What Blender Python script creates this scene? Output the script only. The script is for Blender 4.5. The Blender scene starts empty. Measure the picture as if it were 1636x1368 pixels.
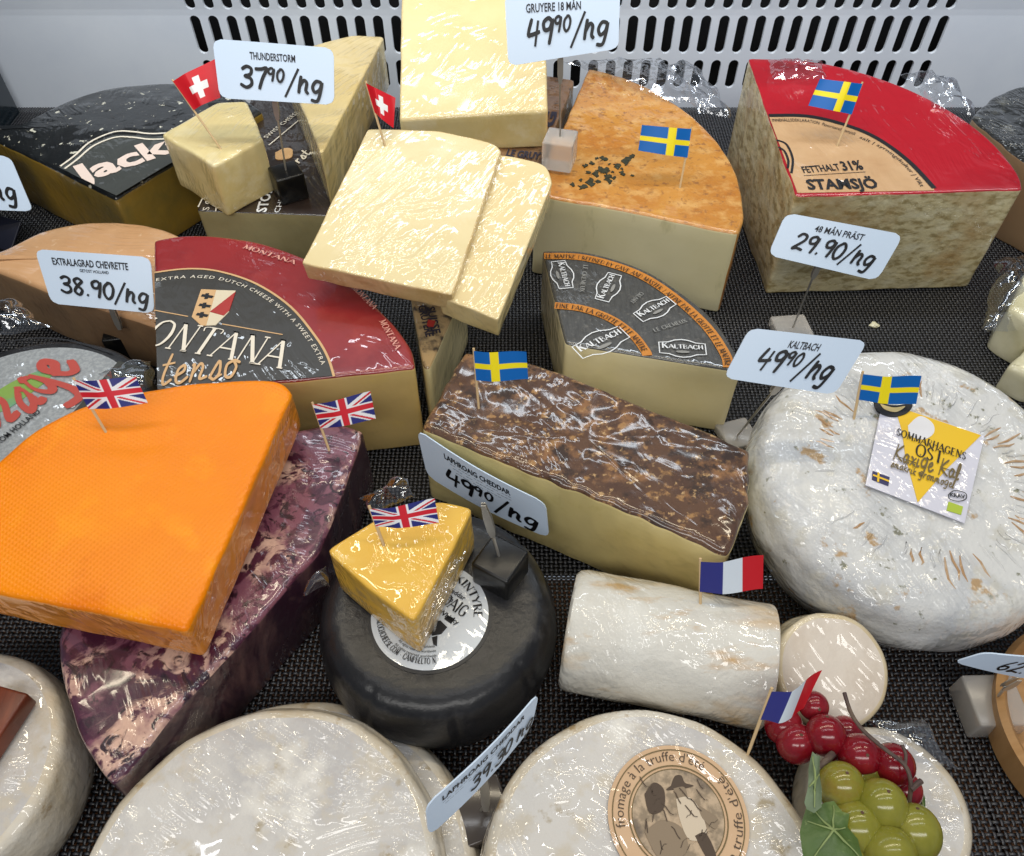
import bpy, bmesh, math, random
from mathutils import Vector, Matrix, noise
random.seed(7)
SC = bpy.context.scene
COL = SC.collection
V = Vector
# ---------------------------------------------------------------- camera
TH, CH, FPX = math.radians(50), 0.47, 1284.0          # pitch below horizontal, height over the mat, focal length in photo pixels
cam_d = bpy.data.cameras.new('camera'); cam = bpy.data.objects.new('camera', cam_d); COL.objects.link(cam)
cam.location = (0, 0, CH); cam.rotation_euler = (math.pi/2 - TH, 0, 0)
cam_d.sensor_width = 36; cam_d.lens = 36*FPX/1636; cam_d.clip_start = .01; cam_d.clip_end = 50
SC.camera = cam
# ---------------------------------------------------------------- light
w = bpy.data.worlds.new('World'); SC.world = w; w.use_nodes = True
w.node_tree.nodes['Background'].inputs[0].default_value = (.62, .70, .82, 1)
w.node_tree.nodes['Background'].inputs[1].default_value = .30
def lamp(name, loc, aim, sx, sy, power, col):
    d = bpy.data.lights.new(name, 'AREA'); d.shape = 'RECTANGLE'; d.size = sx; d.size_y = sy; d.energy = power; d.color = col
    o = bpy.data.objects.new(name, d); COL.objects.link(o); o.location = loc
    o.rotation_euler = (V(aim)-V(loc)).to_track_quat('-Z', 'Y').to_euler()
lamp('case_strip_lamp', (0, .58, 1.0), (0, .42, 0), 1.5, .026, 5.0, (1, .88, .66))
lamp('added_glint_tube', (.05, .24, 1.05), (.05, .36, 0), 1.2, .022, 1.9, (.95, .97, 1))  # unseen tube added to put narrow glints on the film
lamp('shop_ceiling_lamp', (-.1, -.55, 1.10), (-.1, .5, 0), 1.7, .2, 9.8, (1, .98, .94))
lamp('wall_fill_lamp', (0, .70, .50), (0, .84, .05), 1.5, .04, 3.4, (.84, .92, 1))  # fill light added out of view to brighten the back panel and rear tops
SC.cycles.max_bounces = 6; SC.cycles.diffuse_bounces = 3; SC.cycles.glossy_bounces = 3; SC.cycles.transmission_bounces = 5; SC.cycles.transparent_max_bounces = 8
SC.view_settings.view_transform = 'Standard'; SC.view_settings.look = 'None'
SC.view_settings.exposure = -.1; SC.view_settings.gamma = 1
# ---------------------------------------------------------------- pixels to places
R_, U_, F_ = V((1, 0, 0)), V((0, math.sin(TH), math.cos(TH))), V((0, math.cos(TH), -math.sin(TH)))
EYE = V((0, 0, CH))
def ray(px, py): return R_*((px-818)/FPX) + U_*((684-py)/FPX) + F_
def hit(px, py, pl):
    """point where the sight line meets a plane: a height, or (point, normal)"""
    d = ray(px, py)
    if isinstance(pl, (int, float)): return EYE + d*((pl-CH)/d.z)
    p, n = pl; return EYE + d*((p-EYE).dot(n)/d.dot(n))
def tilt(px, py, z, deg, side=0):
    """plane through a known point, rising away from the viewer by deg and to the right by side"""
    a, b = math.radians(deg), math.radians(side)
    return (hit(px, py, z), V((-math.tan(b), -math.tan(a), 1)).normalized())
def nrm(pl): return V((0, 0, 1)) if isinstance(pl, (int, float)) else pl[1]
# ---------------------------------------------------------------- materials
def lin(h):
    c = [int(h[i:i+2], 16)/255 for i in (0, 2, 4)]
    return tuple(((x+.055)/1.055)**2.4 if x > .04045 else x/12.92 for x in c) + (1,)
MATS = {}
def mat(name, base, layers=(), rough=.5, film=0, bump=(), sss=0, metal=0, spec=.5, trans=0, attr=None, fscale=1.0, frot=.6, emis=None, crough=.05, ior=1.45, irid=0):
    """layers: (noise kind, scale, lo, hi, colour, stretch) mixed over the base; bump: (scale, metres); film: strength of wrinkled cling film"""
    if name in MATS: return MATS[name]
    m = bpy.data.materials.new(name); m.use_nodes = True; MATS[name] = m
    N, L = m.node_tree.nodes, m.node_tree.links
    bs = N['Principled BSDF']; I = bs.inputs
    tc = N.new('ShaderNodeTexCoord')
    def mapped(stretch, rot=0.0):
        mp = N.new('ShaderNodeMapping'); mp.inputs['Scale'].default_value = stretch; mp.inputs['Rotation'].default_value = (0, 0, rot)
        L.new(tc.outputs['Object'], mp.inputs[0]); return mp.outputs[0]
    def tex(kind, scale, stretch=(1, 1, 1), rot=0.0, detail=5, rgh=.6):
        if kind == 'voronoi':
            t = N.new('ShaderNodeTexVoronoi'); t.inputs['Scale'].default_value = scale
        else:
            t = N.new('ShaderNodeTexNoise'); t.inputs['Scale'].default_value = scale; t.inputs['Detail'].default_value = detail; t.inputs['Roughness'].default_value = rgh
            if kind == 'swirl': t.inputs['Distortion'].default_value = 1.6
        L.new(mapped(stretch, rot), t.inputs['Vector']); return t.outputs[0]
    def rng(sock, lo, hi):
        r = N.new('ShaderNodeMapRange'); L.new(sock, r.inputs[0]); r.inputs[1].default_value = lo; r.inputs[2].default_value = hi; return r.outputs[0]
    def math_(op, a, b):
        n = N.new('ShaderNodeMath'); n.operation = op
        for i, s in enumerate((a, b)):
            if isinstance(s, (int, float)): n.inputs[i].default_value = s
            else: L.new(s, n.inputs[i])
        return n.outputs[0]
    if attr:
        a = N.new('ShaderNodeAttribute'); a.attribute_name = attr; cur = a.outputs['Color']
    else:
        c = N.new('ShaderNodeRGB'); c.outputs[0].default_value = lin(base); cur = c.outputs[0]
    for k, ly in enumerate(layers):
        kind, sc, lo, hi, colr = ly[:5]; st = ly[5] if len(ly) > 5 else (1, 1, 1); ro = ly[6] if len(ly) > 6 else 0
        f = rng(tex(kind, sc, st, ro), lo, hi)
        mx = N.new('ShaderNodeMix'); mx.data_type = 'RGBA'; L.new(f, mx.inputs[0]); L.new(cur, mx.inputs[6]); mx.inputs[7].default_value = lin(colr); cur = mx.outputs[2]
    L.new(cur, I['Base Color'])
    I['Roughness'].default_value = rough; I['Metallic'].default_value = metal; I['Specular IOR Level'].default_value = spec
    I['Transmission Weight'].default_value = trans; I['IOR'].default_value = ior
    if sss >= .3:
        I['Subsurface Weight'].default_value = sss; I['Subsurface Radius'].default_value = (1, .75, .45); I['Subsurface Scale'].default_value = .004
    last = None
    for sc, dist in bump:
        b = N.new('ShaderNodeBump'); b.inputs['Strength'].default_value = 1; b.inputs['Distance'].default_value = dist
        L.new(tex('noise', sc), b.inputs['Height'])
        if last: L.new(last, b.inputs['Normal'])
        last = b.outputs[0]
    if last: L.new(last, I['Normal'])
    if film:
        # wrinkled cling film: fine straight pleats in patches, their direction drifting, over a slack crumple
        wn = N.new('ShaderNodeTexNoise'); wn.inputs['Scale'].default_value = 11*fscale; wn.inputs['Detail'].default_value = 1; L.new(tc.outputs['Object'], wn.inputs['Vector'])
        vm = N.new('ShaderNodeVectorMath'); vm.operation = 'MULTIPLY_ADD'; L.new(wn.outputs['Color'], vm.inputs[0]); vm.inputs[1].default_value = (.035, .035, .02); L.new(tc.outputs['Object'], vm.inputs[2])
        def pleat(across, along, ro, kind='noise', det=2.0):
            mp = N.new('ShaderNodeMapping'); mp.vector_type = 'TEXTURE'; mp.inputs['Rotation'].default_value = (0, 0, ro); mp.inputs['Scale'].default_value = (1/across, 1/along, 1/(across*.45)); L.new(vm.outputs[0], mp.inputs[0])
            t = N.new('ShaderNodeTexNoise'); t.inputs['Scale'].default_value = 1; t.inputs['Detail'].default_value = det; t.inputs['Roughness'].default_value = .45; L.new(mp.outputs[0], t.inputs['Vector']); return t.outputs[0]
        p1 = pleat(280*fscale, 10*fscale, frot, det=1.0); p2 = pleat(210*fscale, 9*fscale, frot+.6, det=1.0); p3 = pleat(340*fscale, 22*fscale, frot-.5, det=0.0)
        m1 = math_('MULTIPLY', rng(tex('noise', 20*fscale, (1, 1, 1), 0, 2), .44, .6), 1.5); m2 = rng(tex('noise', 24*fscale, (1, .8, 1), 1.0, 2), .5, .64); m3 = rng(tex('noise', 30*fscale, (1, 1.2, 1), 2.0, 2), .52, .66)
        hgt = math_('ADD', math_('MULTIPLY', p1, m1), math_('ADD', math_('MULTIPLY', p2, m2), math_('MULTIPLY', p3, m3)))
        hgt = math_('ADD', hgt, math_('MULTIPLY', tex('noise', 40*fscale, (1, .6, 1), 0, 2), .6))
        b = N.new('ShaderNodeBump'); b.inputs['Strength'].default_value = 1; b.inputs['Distance'].default_value = .0024*film
        L.new(hgt, b.inputs['Height'])
        L.new(b.outputs[0], I['Coat Normal'])
        I['Coat Weight'].default_value = 1; I['Coat Roughness'].default_value = crough; I['Coat IOR'].default_value = 1.55
        if irid:
            I['Thin Film Thickness'].default_value = irid; I['Thin Film IOR'].default_value = 1.6; L.new(b.outputs[0], I['Normal']); I['Roughness'].default_value = .14; I['Specular IOR Level'].default_value = .12
    if emis: I['Emission Color'].default_value = lin(base); I['Emission Strength'].default_value = emis
    return m
def film_material():
    m = bpy.data.materials.new('cling_film'); m.use_nodes = True; N, L = m.node_tree.nodes, m.node_tree.links
    N.remove(N['Principled BSDF']); out = N['Material Output']
    tr = N.new('ShaderNodeBsdfTransparent'); tr.inputs[0].default_value = (.97, .98, 1, 1)
    gl = N.new('ShaderNodeBsdfGlossy'); gl.inputs['Roughness'].default_value = .09; gl.inputs[0].default_value = (.95, .97, 1, 1)
    df = N.new('ShaderNodeBsdfTranslucent'); df.inputs[0].default_value = (.85, .88, .92, 1)
    lw = N.new('ShaderNodeLayerWeight'); lw.inputs[0].default_value = .35
    tc = N.new('ShaderNodeTexCoord'); nz = N.new('ShaderNodeTexNoise'); nz.inputs['Scale'].default_value = 130; nz.inputs['Detail'].default_value = 3
    L.new(tc.outputs['Object'], nz.inputs['Vector'])
    b = N.new('ShaderNodeBump'); b.inputs['Distance'].default_value = .002; L.new(nz.outputs[0], b.inputs['Height'])
    b.inputs['Strength'].default_value = .35; L.new(b.outputs[0], gl.inputs['Normal']); L.new(b.outputs[0], lw.inputs['Normal'])
    a = N.new('ShaderNodeMath'); a.operation = 'MULTIPLY_ADD'; L.new(lw.outputs['Facing'], a.inputs[0]); a.inputs[1].default_value = .55; a.inputs[2].default_value = .10
    m1 = N.new('ShaderNodeMixShader'); L.new(a.outputs[0], m1.inputs[0]); L.new(tr.outputs[0], m1.inputs[1]); L.new(gl.outputs[0], m1.inputs[2])
    m2 = N.new('ShaderNodeMixShader'); m2.inputs[0].default_value = .04; L.new(m1.outputs[0], m2.inputs[1]); L.new(df.outputs[0], m2.inputs[2])
    L.new(m2.outputs[0], out.inputs['Surface']); return m
FILM = film_material()
# ---------------------------------------------------------------- objects
ORG = {}
def thing(name, loc, label, cat, group=None):
    o = bpy.data.objects.new(name, None); COL.objects.link(o); o.location = loc; o.empty_display_size = .01
    o['label'] = label; o['category'] = cat
    if group: o['group'] = group
    ORG[o] = V(loc); return o
def mesh(name, verts, faces, mats, parent=None, mi=None, smooth=True, ang=40, kind=None):
    org = ORG[parent] if parent else V((0, 0, 0))
    me = bpy.data.meshes.new(name); me.from_pydata([V(v)-org for v in verts], [], faces)
    for m in (mats if isinstance(mats, (list, tuple)) else [mats]): me.materials.append(m)
    if mi: me.polygons.foreach_set('material_index', mi)
    if smooth:
        me.polygons.foreach_set('use_smooth', [True]*len(me.polygons)); me.set_sharp_from_angle(angle=math.radians(ang))
    me.update()
    o = bpy.data.objects.new(name, me); COL.objects.link(o)
    if parent: o.parent = parent; ORG[o] = org
    if kind: o['kind'] = kind
    return o
def box_mesh(name, c, sx, sy, sz, yaw, m, parent, bev=.0015, tiltm=None):
    bm = bmesh.new(); bmesh.ops.create_cube(bm, size=1)
    for v in bm.verts: v.co = V((v.co.x*sx, v.co.y*sy, v.co.z*sz))
    bmesh.ops.bevel(bm, geom=bm.edges[:], offset=bev, segments=3, affect='EDGES', profile=.5)
    M = Matrix.Translation(c) @ Matrix.Rotation(yaw, 4, 'Z')
    if tiltm: M = M @ tiltm
    vs = [M @ v.co for v in bm.verts]; bm.verts.index_update(); fs = [[v.index for v in f.verts] for f in bm.faces]; bm.free()
    return mesh(name, vs, fs, m, parent)
def tube(name, pts, rad, m, parent, n=8):
    """round rod along points; rad a number or one per point"""
    vs, fs = [], []
    rr = rad if isinstance(rad, (list, tuple)) else [rad]*len(pts)
    pts = [V(p) for p in pts]
    for i, p in enumerate(pts):
        d = (pts[min(i+1, len(pts)-1)] - pts[max(i-1, 0)]).normalized()
        a = d.cross(V((.3, .9, .2))).normalized(); b = d.cross(a)
        for k in range(n):
            t = 2*math.pi*k/n; vs.append(p + (a*math.cos(t)+b*math.sin(t))*rr[i])
    for i in range(len(pts)-1):
        for k in range(n): fs.append([i*n+k, i*n+(k+1) % n, (i+1)*n+(k+1) % n, (i+1)*n+k])
    fs.append(list(range(n))[::-1]); fs.append([(len(pts)-1)*n+k for k in range(n)])
    return mesh(name, vs, fs, m, parent)
def spline(pts, n=8):
    """Catmull-Rom through points"""
    out = []
    for i in range(len(pts)-1):
        p0, p1, p2, p3 = pts[max(i-1, 0)], pts[i], pts[i+1], pts[min(i+2, len(pts)-1)]
        for k in range(n):
            t = k/n; out.append(tuple(.5*((2*b)+(-a+c)*t+(2*a-5*b+4*c-d)*t*t+(-a+3*b-3*c+d)*t**3) for a, b, c, d in zip(p0, p1, p2, p3)))
    out.append(tuple(pts[-1])); return out
def resample(P, tags, step, smooth=2):
    """closed outline with one tag per segment -> even points; rounds the corners a little"""
    out, tg = [], []
    n = len(P)
    for i in range(n):
        a, b = P[i], P[(i+1) % n]; k = max(1, round((b-a).length/step))
        for j in range(k): out.append(a.lerp(b, j/k)); tg.append(tags[i])
    for _ in range(smooth):
        m = len(out); out = [(out[i-1]+out[i]*2+out[(i+1) % m])/4 for i in range(m)]
    return out, tg
def outline(segs, pl):
    """segs: list of ('cut'|'rind', [pixels...]); rind runs as a smooth curve, cut as straight lines -> points on pl and tags"""
    P, T = [], []
    for tag, px in segs:
        q = spline(px, 6) if tag == 'rind' and len(px) > 2 else px
        for a in q[:-1] if len(q) > 1 else q: P.append(hit(a[0], a[1], pl)); T.append(tag)
    return P, T
def circle(c, r, n=96, ry=None):
    return [c + V((math.cos(2*math.pi*k/n)*r, math.sin(2*math.pi*k/n)*(ry or r), 0)) for k in range(n)]
def solid(name, P, tags, mats, root, zb=0.0, rt=.002, rbt=.002, dome=0.0, bulge=0.0, amp=.0003, freq=60, step=.0025, smooth=2, up=V((0, 0, 1)), thick=None, lv=6, topamp=None, pn=None, rindbev=False):
    """cheese body: outline P on its top, down to height zb (or by thick along -up); mats = (top, cut, rind)"""
    P, tags = resample(P, tags, step, smooth)
    area = sum(P[i].x*P[(i+1) % len(P)].y - P[(i+1) % len(P)].x*P[i].y for i in range(len(P)))
    if area < 0:
        P = P[::-1]; tags = tags[::-1]; tags = tags[1:]+tags[:1]
    n = len(P); cen = sum(P, V())/n
    inn = []
    for i in range(n):
        d = (P[(i+1) % n]-P[i-1]); d -= up*d.dot(up); inn.append(up.cross(d.normalized()))
    tn = pn or up; inn2 = []
    for i in range(n):
        d = (P[(i+1) % n]-P[i-1]).normalized(); inn2.append(tn.cross(d).normalized())
    rings, cls = [], []
    def dn(p): return (p - up*thick) if thick else V((p.x, p.y, zb))
    def ring(fn, c): rings.append([fn(i) for i in range(n)]); cls.append(c)
    for k in range(3):
        a = math.pi/2*k/3; ring(lambda i: dn(P[i]) + inn[i]*rbt*(1-math.sin(a)) + up*rbt*(1-math.cos(a)), 'side')
    for k in range(lv+1):
        t = k/lv
        def f(i):
            lo = dn(P[i])+up*rbt; hi = P[i]-up*rt
            return lo.lerp(hi, t) - inn[i]*bulge*math.sin(math.pi*t)
        ring(f, 'side')
    for k in range(1, 5):
        a = math.pi/2*k/4; ring(lambda i: P[i] + inn2[i]*rt*(1-math.cos(a)) - up*rt*(1-math.sin(a)), 'side' if k < 2 or rindbev else 'top')
    base = rings[-1]
    for s in (.93, .84, .72, .58, .42, .26, .12): ring(lambda i: cen + (base[i]-cen)*s + tn*dome*(1-s*s), 'top')
    vs, fs, mi = [], [], []
    ta = amp if topamp is None else topamp
    for r, c in zip(rings, cls):
        for p in r: vs.append(p + noise.noise_vector(p*freq+root.location*31)*(ta if c == 'top' else amp))
    for j in range(len(rings)-1):
        for i in range(n):
            i2 = (i+1) % n
            fs.append([j*n+i, j*n+i2, (j+1)*n+i2, (j+1)*n+i])
            mi.append(0 if cls[j+1] == 'top' else (1 if tags[i] == 'cut' else 2))
    vs.append(cen+up*dome); c0 = len(vs)-1; j = len(rings)-1
    for i in range(n): fs.append([j*n+i, j*n+(i+1) % n, c0]); mi.append(0)
    fs.append([i for i in range(n)][::-1]); mi.append(1)
    return mesh(name, vs, fs, list(mats), root, mi, ang=50)
def decal(name, px, pl, off, m, parent, curve=True, pts=None):
    """flat printed sheet lying on a surface"""
    n = nrm(pl); q = pts or [hit(a, b, pl) for a, b in (spline(list(px)+[px[0]], 6)[:-1] if curve else px)]
    q = [p+n*off for p in q]; k = len(q)
    c = sum(q, V())/k
    ar = sum((q[i]-c).cross(q[(i+1) % k]-c).dot(n) for i in range(k))
    if ar < 0: q = q[::-1]
    lo = [p-n*off*.8 for p in q]
    return mesh(name, q+lo, [list(range(k))]+[[i, k+i, k+(i+1) % k, (i+1) % k] for i in range(k)], m, parent, smooth=False)
# ---------------------------------------------------------------- lettering
def ribbon(pts, wd, z0, vs, fs, zs, dz=0.0, cap=True, cal=0.0):
    """flat pen stroke in 2D; cal > 0 thins it by direction like a broad nib"""
    pts = [V((p[0], p[1])) for p in pts]; n = len(pts); st = len(vs)
    for i, p in enumerate(pts):
        d = pts[min(i+1, n-1)]-pts[max(i-1, 0)]
        d = d.normalized() if d.length > 1e-9 else V((1, 0)); h = wd*.5*(1-cal*abs(d.x)); nn = V((-d.y, d.x))*h
        e = d*(h*.5 if cap else 0)*(-1 if i == 0 else 1 if i == n-1 else 0)
        for s in (1, -1): q = p+e+nn*s*(.7 if cap and i in (0, n-1) else 1); vs.append((q.x, q.y)); zs.append(z0+dz*i)
    for i in range(n-1): fs.append([st+2*i, st+2*i+1, st+2*i+3, st+2*i+2])
SERIF = {
 'A': (.84, [([(.0, 0), (.4, 1)], 0), ([(.4, 1), (.84, 0)], 1), ([(.15, .36), (.68, .36)], 0)]),
 'B': (.68, [([(.12, 0), (.12, 1)], 1), ([(.12, 1), (.42, .97), (.56, .8), (.5, .6), (.12, .53)], 0), ([(.12, .53), (.5, .5), (.64, .28), (.52, .05), (.12, 0)], 0)]),
 'C': (.74, [([(.7, .78), (.58, .95), (.4, 1), (.16, .88), (.06, .5), (.16, .12), (.4, 0), (.6, .06), (.72, .25)], 1)]),
 'D': (.8, [([(.12, 0), (.12, 1)], 1), ([(.12, 1), (.45, .97), (.72, .75), (.74, .3), (.5, .04), (.12, 0)], 0)]),
 'E': (.64, [([(.12, 0), (.12, 1)], 1), ([(.12, 1), (.58, 1)], 0), ([(.12, .52), (.48, .52)], 0), ([(.12, 0), (.6, 0)], 0)]),
 'F': (.6, [([(.12, 0), (.12, 1)], 1), ([(.12, 1), (.56, 1)], 0), ([(.12, .52), (.46, .52)], 0)]),
 'G': (.8, [([(.7, .8), (.56, .96), (.4, 1), (.16, .88), (.06, .5), (.16, .12), (.4, 0), (.62, .06), (.7, .14), (.7, .42)], 1), ([(.52, .42), (.78, .42)], 0)]),
 'H': (.82, [([(.12, 0), (.12, 1)], 1), ([(.7, 0), (.7, 1)], 1), ([(.12, .52), (.7, .52)], 0)]),
 'I': (.3, [([(.15, 0), (.15, 1)], 1)]),
 'J': (.4, [([(.28, 1), (.28, .2), (.18, 0), (.02, .02)], 1)]),
 'K': (.78, [([(.12, 0), (.12, 1)], 1), ([(.66, 1), (.14, .46)], 0), ([(.3, .6), (.74, 0)], 1)]),
 'L': (.62, [([(.12, 0), (.12, 1)], 1), ([(.12, 0), (.58, 0), (.6, .16)], 0)]),
 'M': (.96, [([(.12, 0), (.14, 1)], 0), ([(.14, 1), (.48, .1)], 1), ([(.48, .1), (.82, 1)], 0), ([(.82, 1), (.84, 0)], 1)]),
 'N': (.84, [([(.12, 0), (.12, 1)], 0), ([(.12, 1), (.72, .02)], 1), ([(.72, 0), (.72, 1)], 0)]),
 'O': (.84, [([(.42, 1), (.16, .88), (.05, .5), (.16, .12), (.42, 0), (.68, .12), (.79, .5), (.68, .88), (.42, 1)], 1)]),
 'P': (.64, [([(.12, 0), (.12, 1)], 1), ([(.12, 1), (.46, .97), (.6, .76), (.5, .52), (.12, .46)], 0)]),
 'R': (.74, [([(.12, 0), (.12, 1)], 1), ([(.12, 1), (.46, .97), (.58, .76), (.48, .54), (.12, .48)], 0), ([(.34, .48), (.7, 0)], 1)]),
 'S': (.58, [([(.5, .82), (.3, 1), (.1, .88), (.1, .68), (.46, .38), (.5, .16), (.3, 0), (.06, .16)], 1)]),
 'T': (.74, [([(.37, 0), (.37, 1)], 1), ([(.03, .84), (.05, 1), (.69, 1), (.71, .84)], 0)]),
 'U': (.8, [([(.12, 1), (.12, .3), (.24, .04), (.45, 0), (.62, .08), (.68, .3), (.68, 1)], 1)]),
 'V': (.8, [([(.04, 1), (.4, 0)], 1), ([(.4, 0), (.76, 1)], 0)]),
 'X': (.76, [([(.06, 1), (.7, 0)], 1), ([(.06, 0), (.68, 1)], 0)]),
 'Y': (.74, [([(.04, 1), (.37, .45)], 1), ([(.7, 1), (.37, .45)], 0), ([(.37, .45), (.37, 0)], 1)]),
 ' ': (.4, []), '.': (.22, [([(.1, 0), (.1, .06)], 1)]), '|': (.3, [([(.15, 0), (.15, 1)], 0)]), '-': (.4, [([(.08, .4), (.32, .4)], 0)])}
HAND = {
 '0': (.62, [[(.3, 1), (.06, .72), (.05, .28), (.25, 0), (.48, .2), (.55, .65), (.4, .95), (.22, .98)]]),
 '2': (.66, [[(.04, .78), (.22, 1), (.5, .92), (.48, .6), (.05, .04), (.3, .1), (.62, .04)]]),
 '3': (.64, [[(.05, .86), (.28, 1), (.52, .9), (.48, .64), (.2, .53), (.5, .44), (.56, .17), (.3, 0), (0, .12)]]),
 '4': (.66, [[(.16, 1), (.02, .45), (.2, .42), (.6, .5)], [(.5, .9), (.42, 0)]]),
 '6': (.62, [[(.46, 1), (.15, .65), (.05, .25), (.25, 0), (.5, .14), (.48, .4), (.25, .46), (.08, .3)]]),
 '7': (.62, [[(.02, .92), (.3, .94), (.6, 1), (.4, .5), (.26, 0)]]),
 '8': (.62, [[(.52, .86), (.3, 1), (.08, .84), (.24, .56), (.5, .3), (.34, 0), (.08, .16), (.2, .46), (.54, .84)]]),
 '9': (.6, [[(.5, .86), (.3, 1), (.06, .84), (.14, .56), (.4, .6), (.52, .92), (.5, .5), (.42, 0)]]),
 '.': (.26, [[(.1, .02), (.13, .08)]]), ' ': (.3, []),
 '/': (.5, [[(-.06, -.25), (.5, 1.12)]]),
 'h': (.62, [[(.1, .8), (.06, .4), (.04, 0)], [(.05, .3), (.25, .62), (.42, .5), (.4, .15), (.52, 0)]]),
 'g': (.6, [[(.46, .6), (.2, .64), (.04, .36), (.18, .1), (.42, .26), (.5, .6), (.46, .1), (.34, -.32), (.04, -.3)]]),
 't': (.42, [[(.24, .95), (.12, .3), (.2, .02), (.42, .14)], [(.02, .62), (.4, .66)]]),
 'e': (.46, [[(.02, .22), (.3, .36), (.28, .54), (.1, .42), (.1, .1), (.26, 0), (.48, .16)]]),
 'n': (.6, [[(.04, .5), (.1, .5), (.06, 0)], [(.08, .25), (.28, .54), (.4, .42), (.36, .08), (.6, .12)]]),
 's': (.4, [[(.02, .06), (.26, .56), (.34, .2), (.2, 0), (.04, .08)], [(.2, 0), (.42, .12)]]),
 'o': (.5, [[(.3, .52), (.08, .4), (.1, .06), (.3, .02), (.42, .3), (.3, .52), (.52, .44)]]),
 'a': (.54, [[(.4, .48), (.2, .54), (.04, .28), (.14, .02), (.34, .2), (.42, .5), (.38, .1), (.54, .1)]]),
 'i': (.26, [[(.08, .5), (.06, .06), (.26, .1)], [(.12, .74), (.13, .8)]]),
 'l': (.28, [[(.1, .1), (.26, .8), (.18, 1), (.08, .7), (.08, .06), (.3, .1)]]),
 'x': (.5, [[(.04, .5), (.2, .4), (.3, .1), (.46, .06)], [(.44, .5), (.06, .02)]]),
 'r': (.42, [[(.04, .02), (.1, .5), (.14, .4), (.34, .52)]]),
 'u': (.56, [[(.04, .5), (.06, .1), (.22, .02), (.38, .2), (.42, .5), (.4, .06), (.56, .1)]]),
 'k': (.52, [[(.1, 1), (.06, 0)], [(.4, .5), (.1, .24), (.46, .02)]]),
 'm': (.8, [[(.04, .5), (.06, 0)], [(.07, .28), (.22, .52), (.32, .4), (.3, .02)], [(.32, .3), (.46, .52), (.58, .4), (.56, .06), (.76, .1)]]),
 'K': (.8, [[(.2, 1), (.1, 0)], [(.66, 1), (.2, .5), (.5, .2), (.8, .04)]]), 'v': (.5, [[(.04, .5), (.2, .02), (.44, .52)]]), 'p': (.5, [[(.1, .5), (.04, -.4)], [(.08, .3), (.3, .54), (.42, .3), (.26, .04), (.08, .1)]]), 'c': (.4, [[(.36, .44), (.18, .52), (.04, .26), (.18, .02), (.4, .12)]]), 'd': (.55, [[(.4, .44), (.18, .52), (.04, .26), (.18, .02), (.38, .2), (.48, 1), (.42, .1), (.54, .08)]])}
FONT_CACHE = {}
def glyphs(text, font, wt=.16, track=.0):
    """2D mesh of a line of text, cap height 1, starting at x = 0 -> verts, layer heights, faces, width"""
    vs, fs, zs = [], [], []
    if font == 'sans':
        cu = bpy.data.curves.new('line', 'FONT'); cu.body = text; cu.size = 1; cu.resolution_u = 2; cu.space_character = 1+track
        cu.offset = (wt-.16)*.12
        o = bpy.data.objects.new('line', cu); COL.objects.link(o); dg = bpy.context.evaluated_depsgraph_get(); dg.update()
        me = o.evaluated_get(dg).to_mesh()
        k = 1/.727
        vs = [(v.co.x*k, v.co.y*k) for v in me.vertices]; fs = [list(p.vertices) for p in me.polygons]; zs = [0.0]*len(vs)
        o.evaluated_get(dg).to_mesh_clear(); bpy.data.objects.remove(o); bpy.data.curves.remove(cu)
        if vs:
            x0 = min(v[0] for v in vs); vs = [(a-x0, b) for a, b in vs]
        return vs, zs, fs, max([v[0] for v in vs] or [1])
    x, layer, sup = 0.0, 0, 1.0
    for ch in text:
        if ch == '^': sup = .62; continue
        if ch == '~': sup = 1.0; continue
        acc = None
        if ch in 'ÖÄÅ': acc, ch = ch, {'Ö': 'O', 'Ä': 'A', 'Å': 'A'}[ch]
        if font == 'hand':
            wd, strokes = HAND.get(ch, (.4, [])); y0 = .42 if sup < 1 else 0
            for s in strokes:
                q = spline(s, 6) if len(s) > 2 else s
                ribbon([(x+p[0]*sup+.12*(p[1]*sup), y0+p[1]*sup) for p in q], wt*(.72 if sup < 1 else 1), layer*.00012, vs, fs, zs, 2e-6); layer = (layer+1) % 4
            x += (wd+.08+track)*sup + (.07 if sup < 1 else 0)
        else:
            wd, strokes = SERIF.get(ch.upper(), (.4, [])); sc = 1 if ch == ch.upper() else .76
            for pts, thick in strokes:
                q = spline(pts, 5) if len(pts) > 3 else pts
                ribbon([(x+p[0]*sc, p[1]*sc) for p in q], wt*sc if thick else wt*.42*sc, (layer % 5)*.00006, vs, fs, zs, 0, cap=False, cal=.55 if len(pts) > 3 else 0); layer += 1
                if len(pts) == 2 and abs(pts[0][1]-pts[1][1]) > .9:
                    for e in pts: ribbon([(x+(e[0]-.11)*sc, e[1]*sc), (x+(e[0]+.11)*sc, e[1]*sc)], wt*.34*sc, .00035, vs, fs, zs, 0, cap=False)
            x += (wd+.1+track)*sc
    return vs, zs, fs, max(x-.1, .1)
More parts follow.
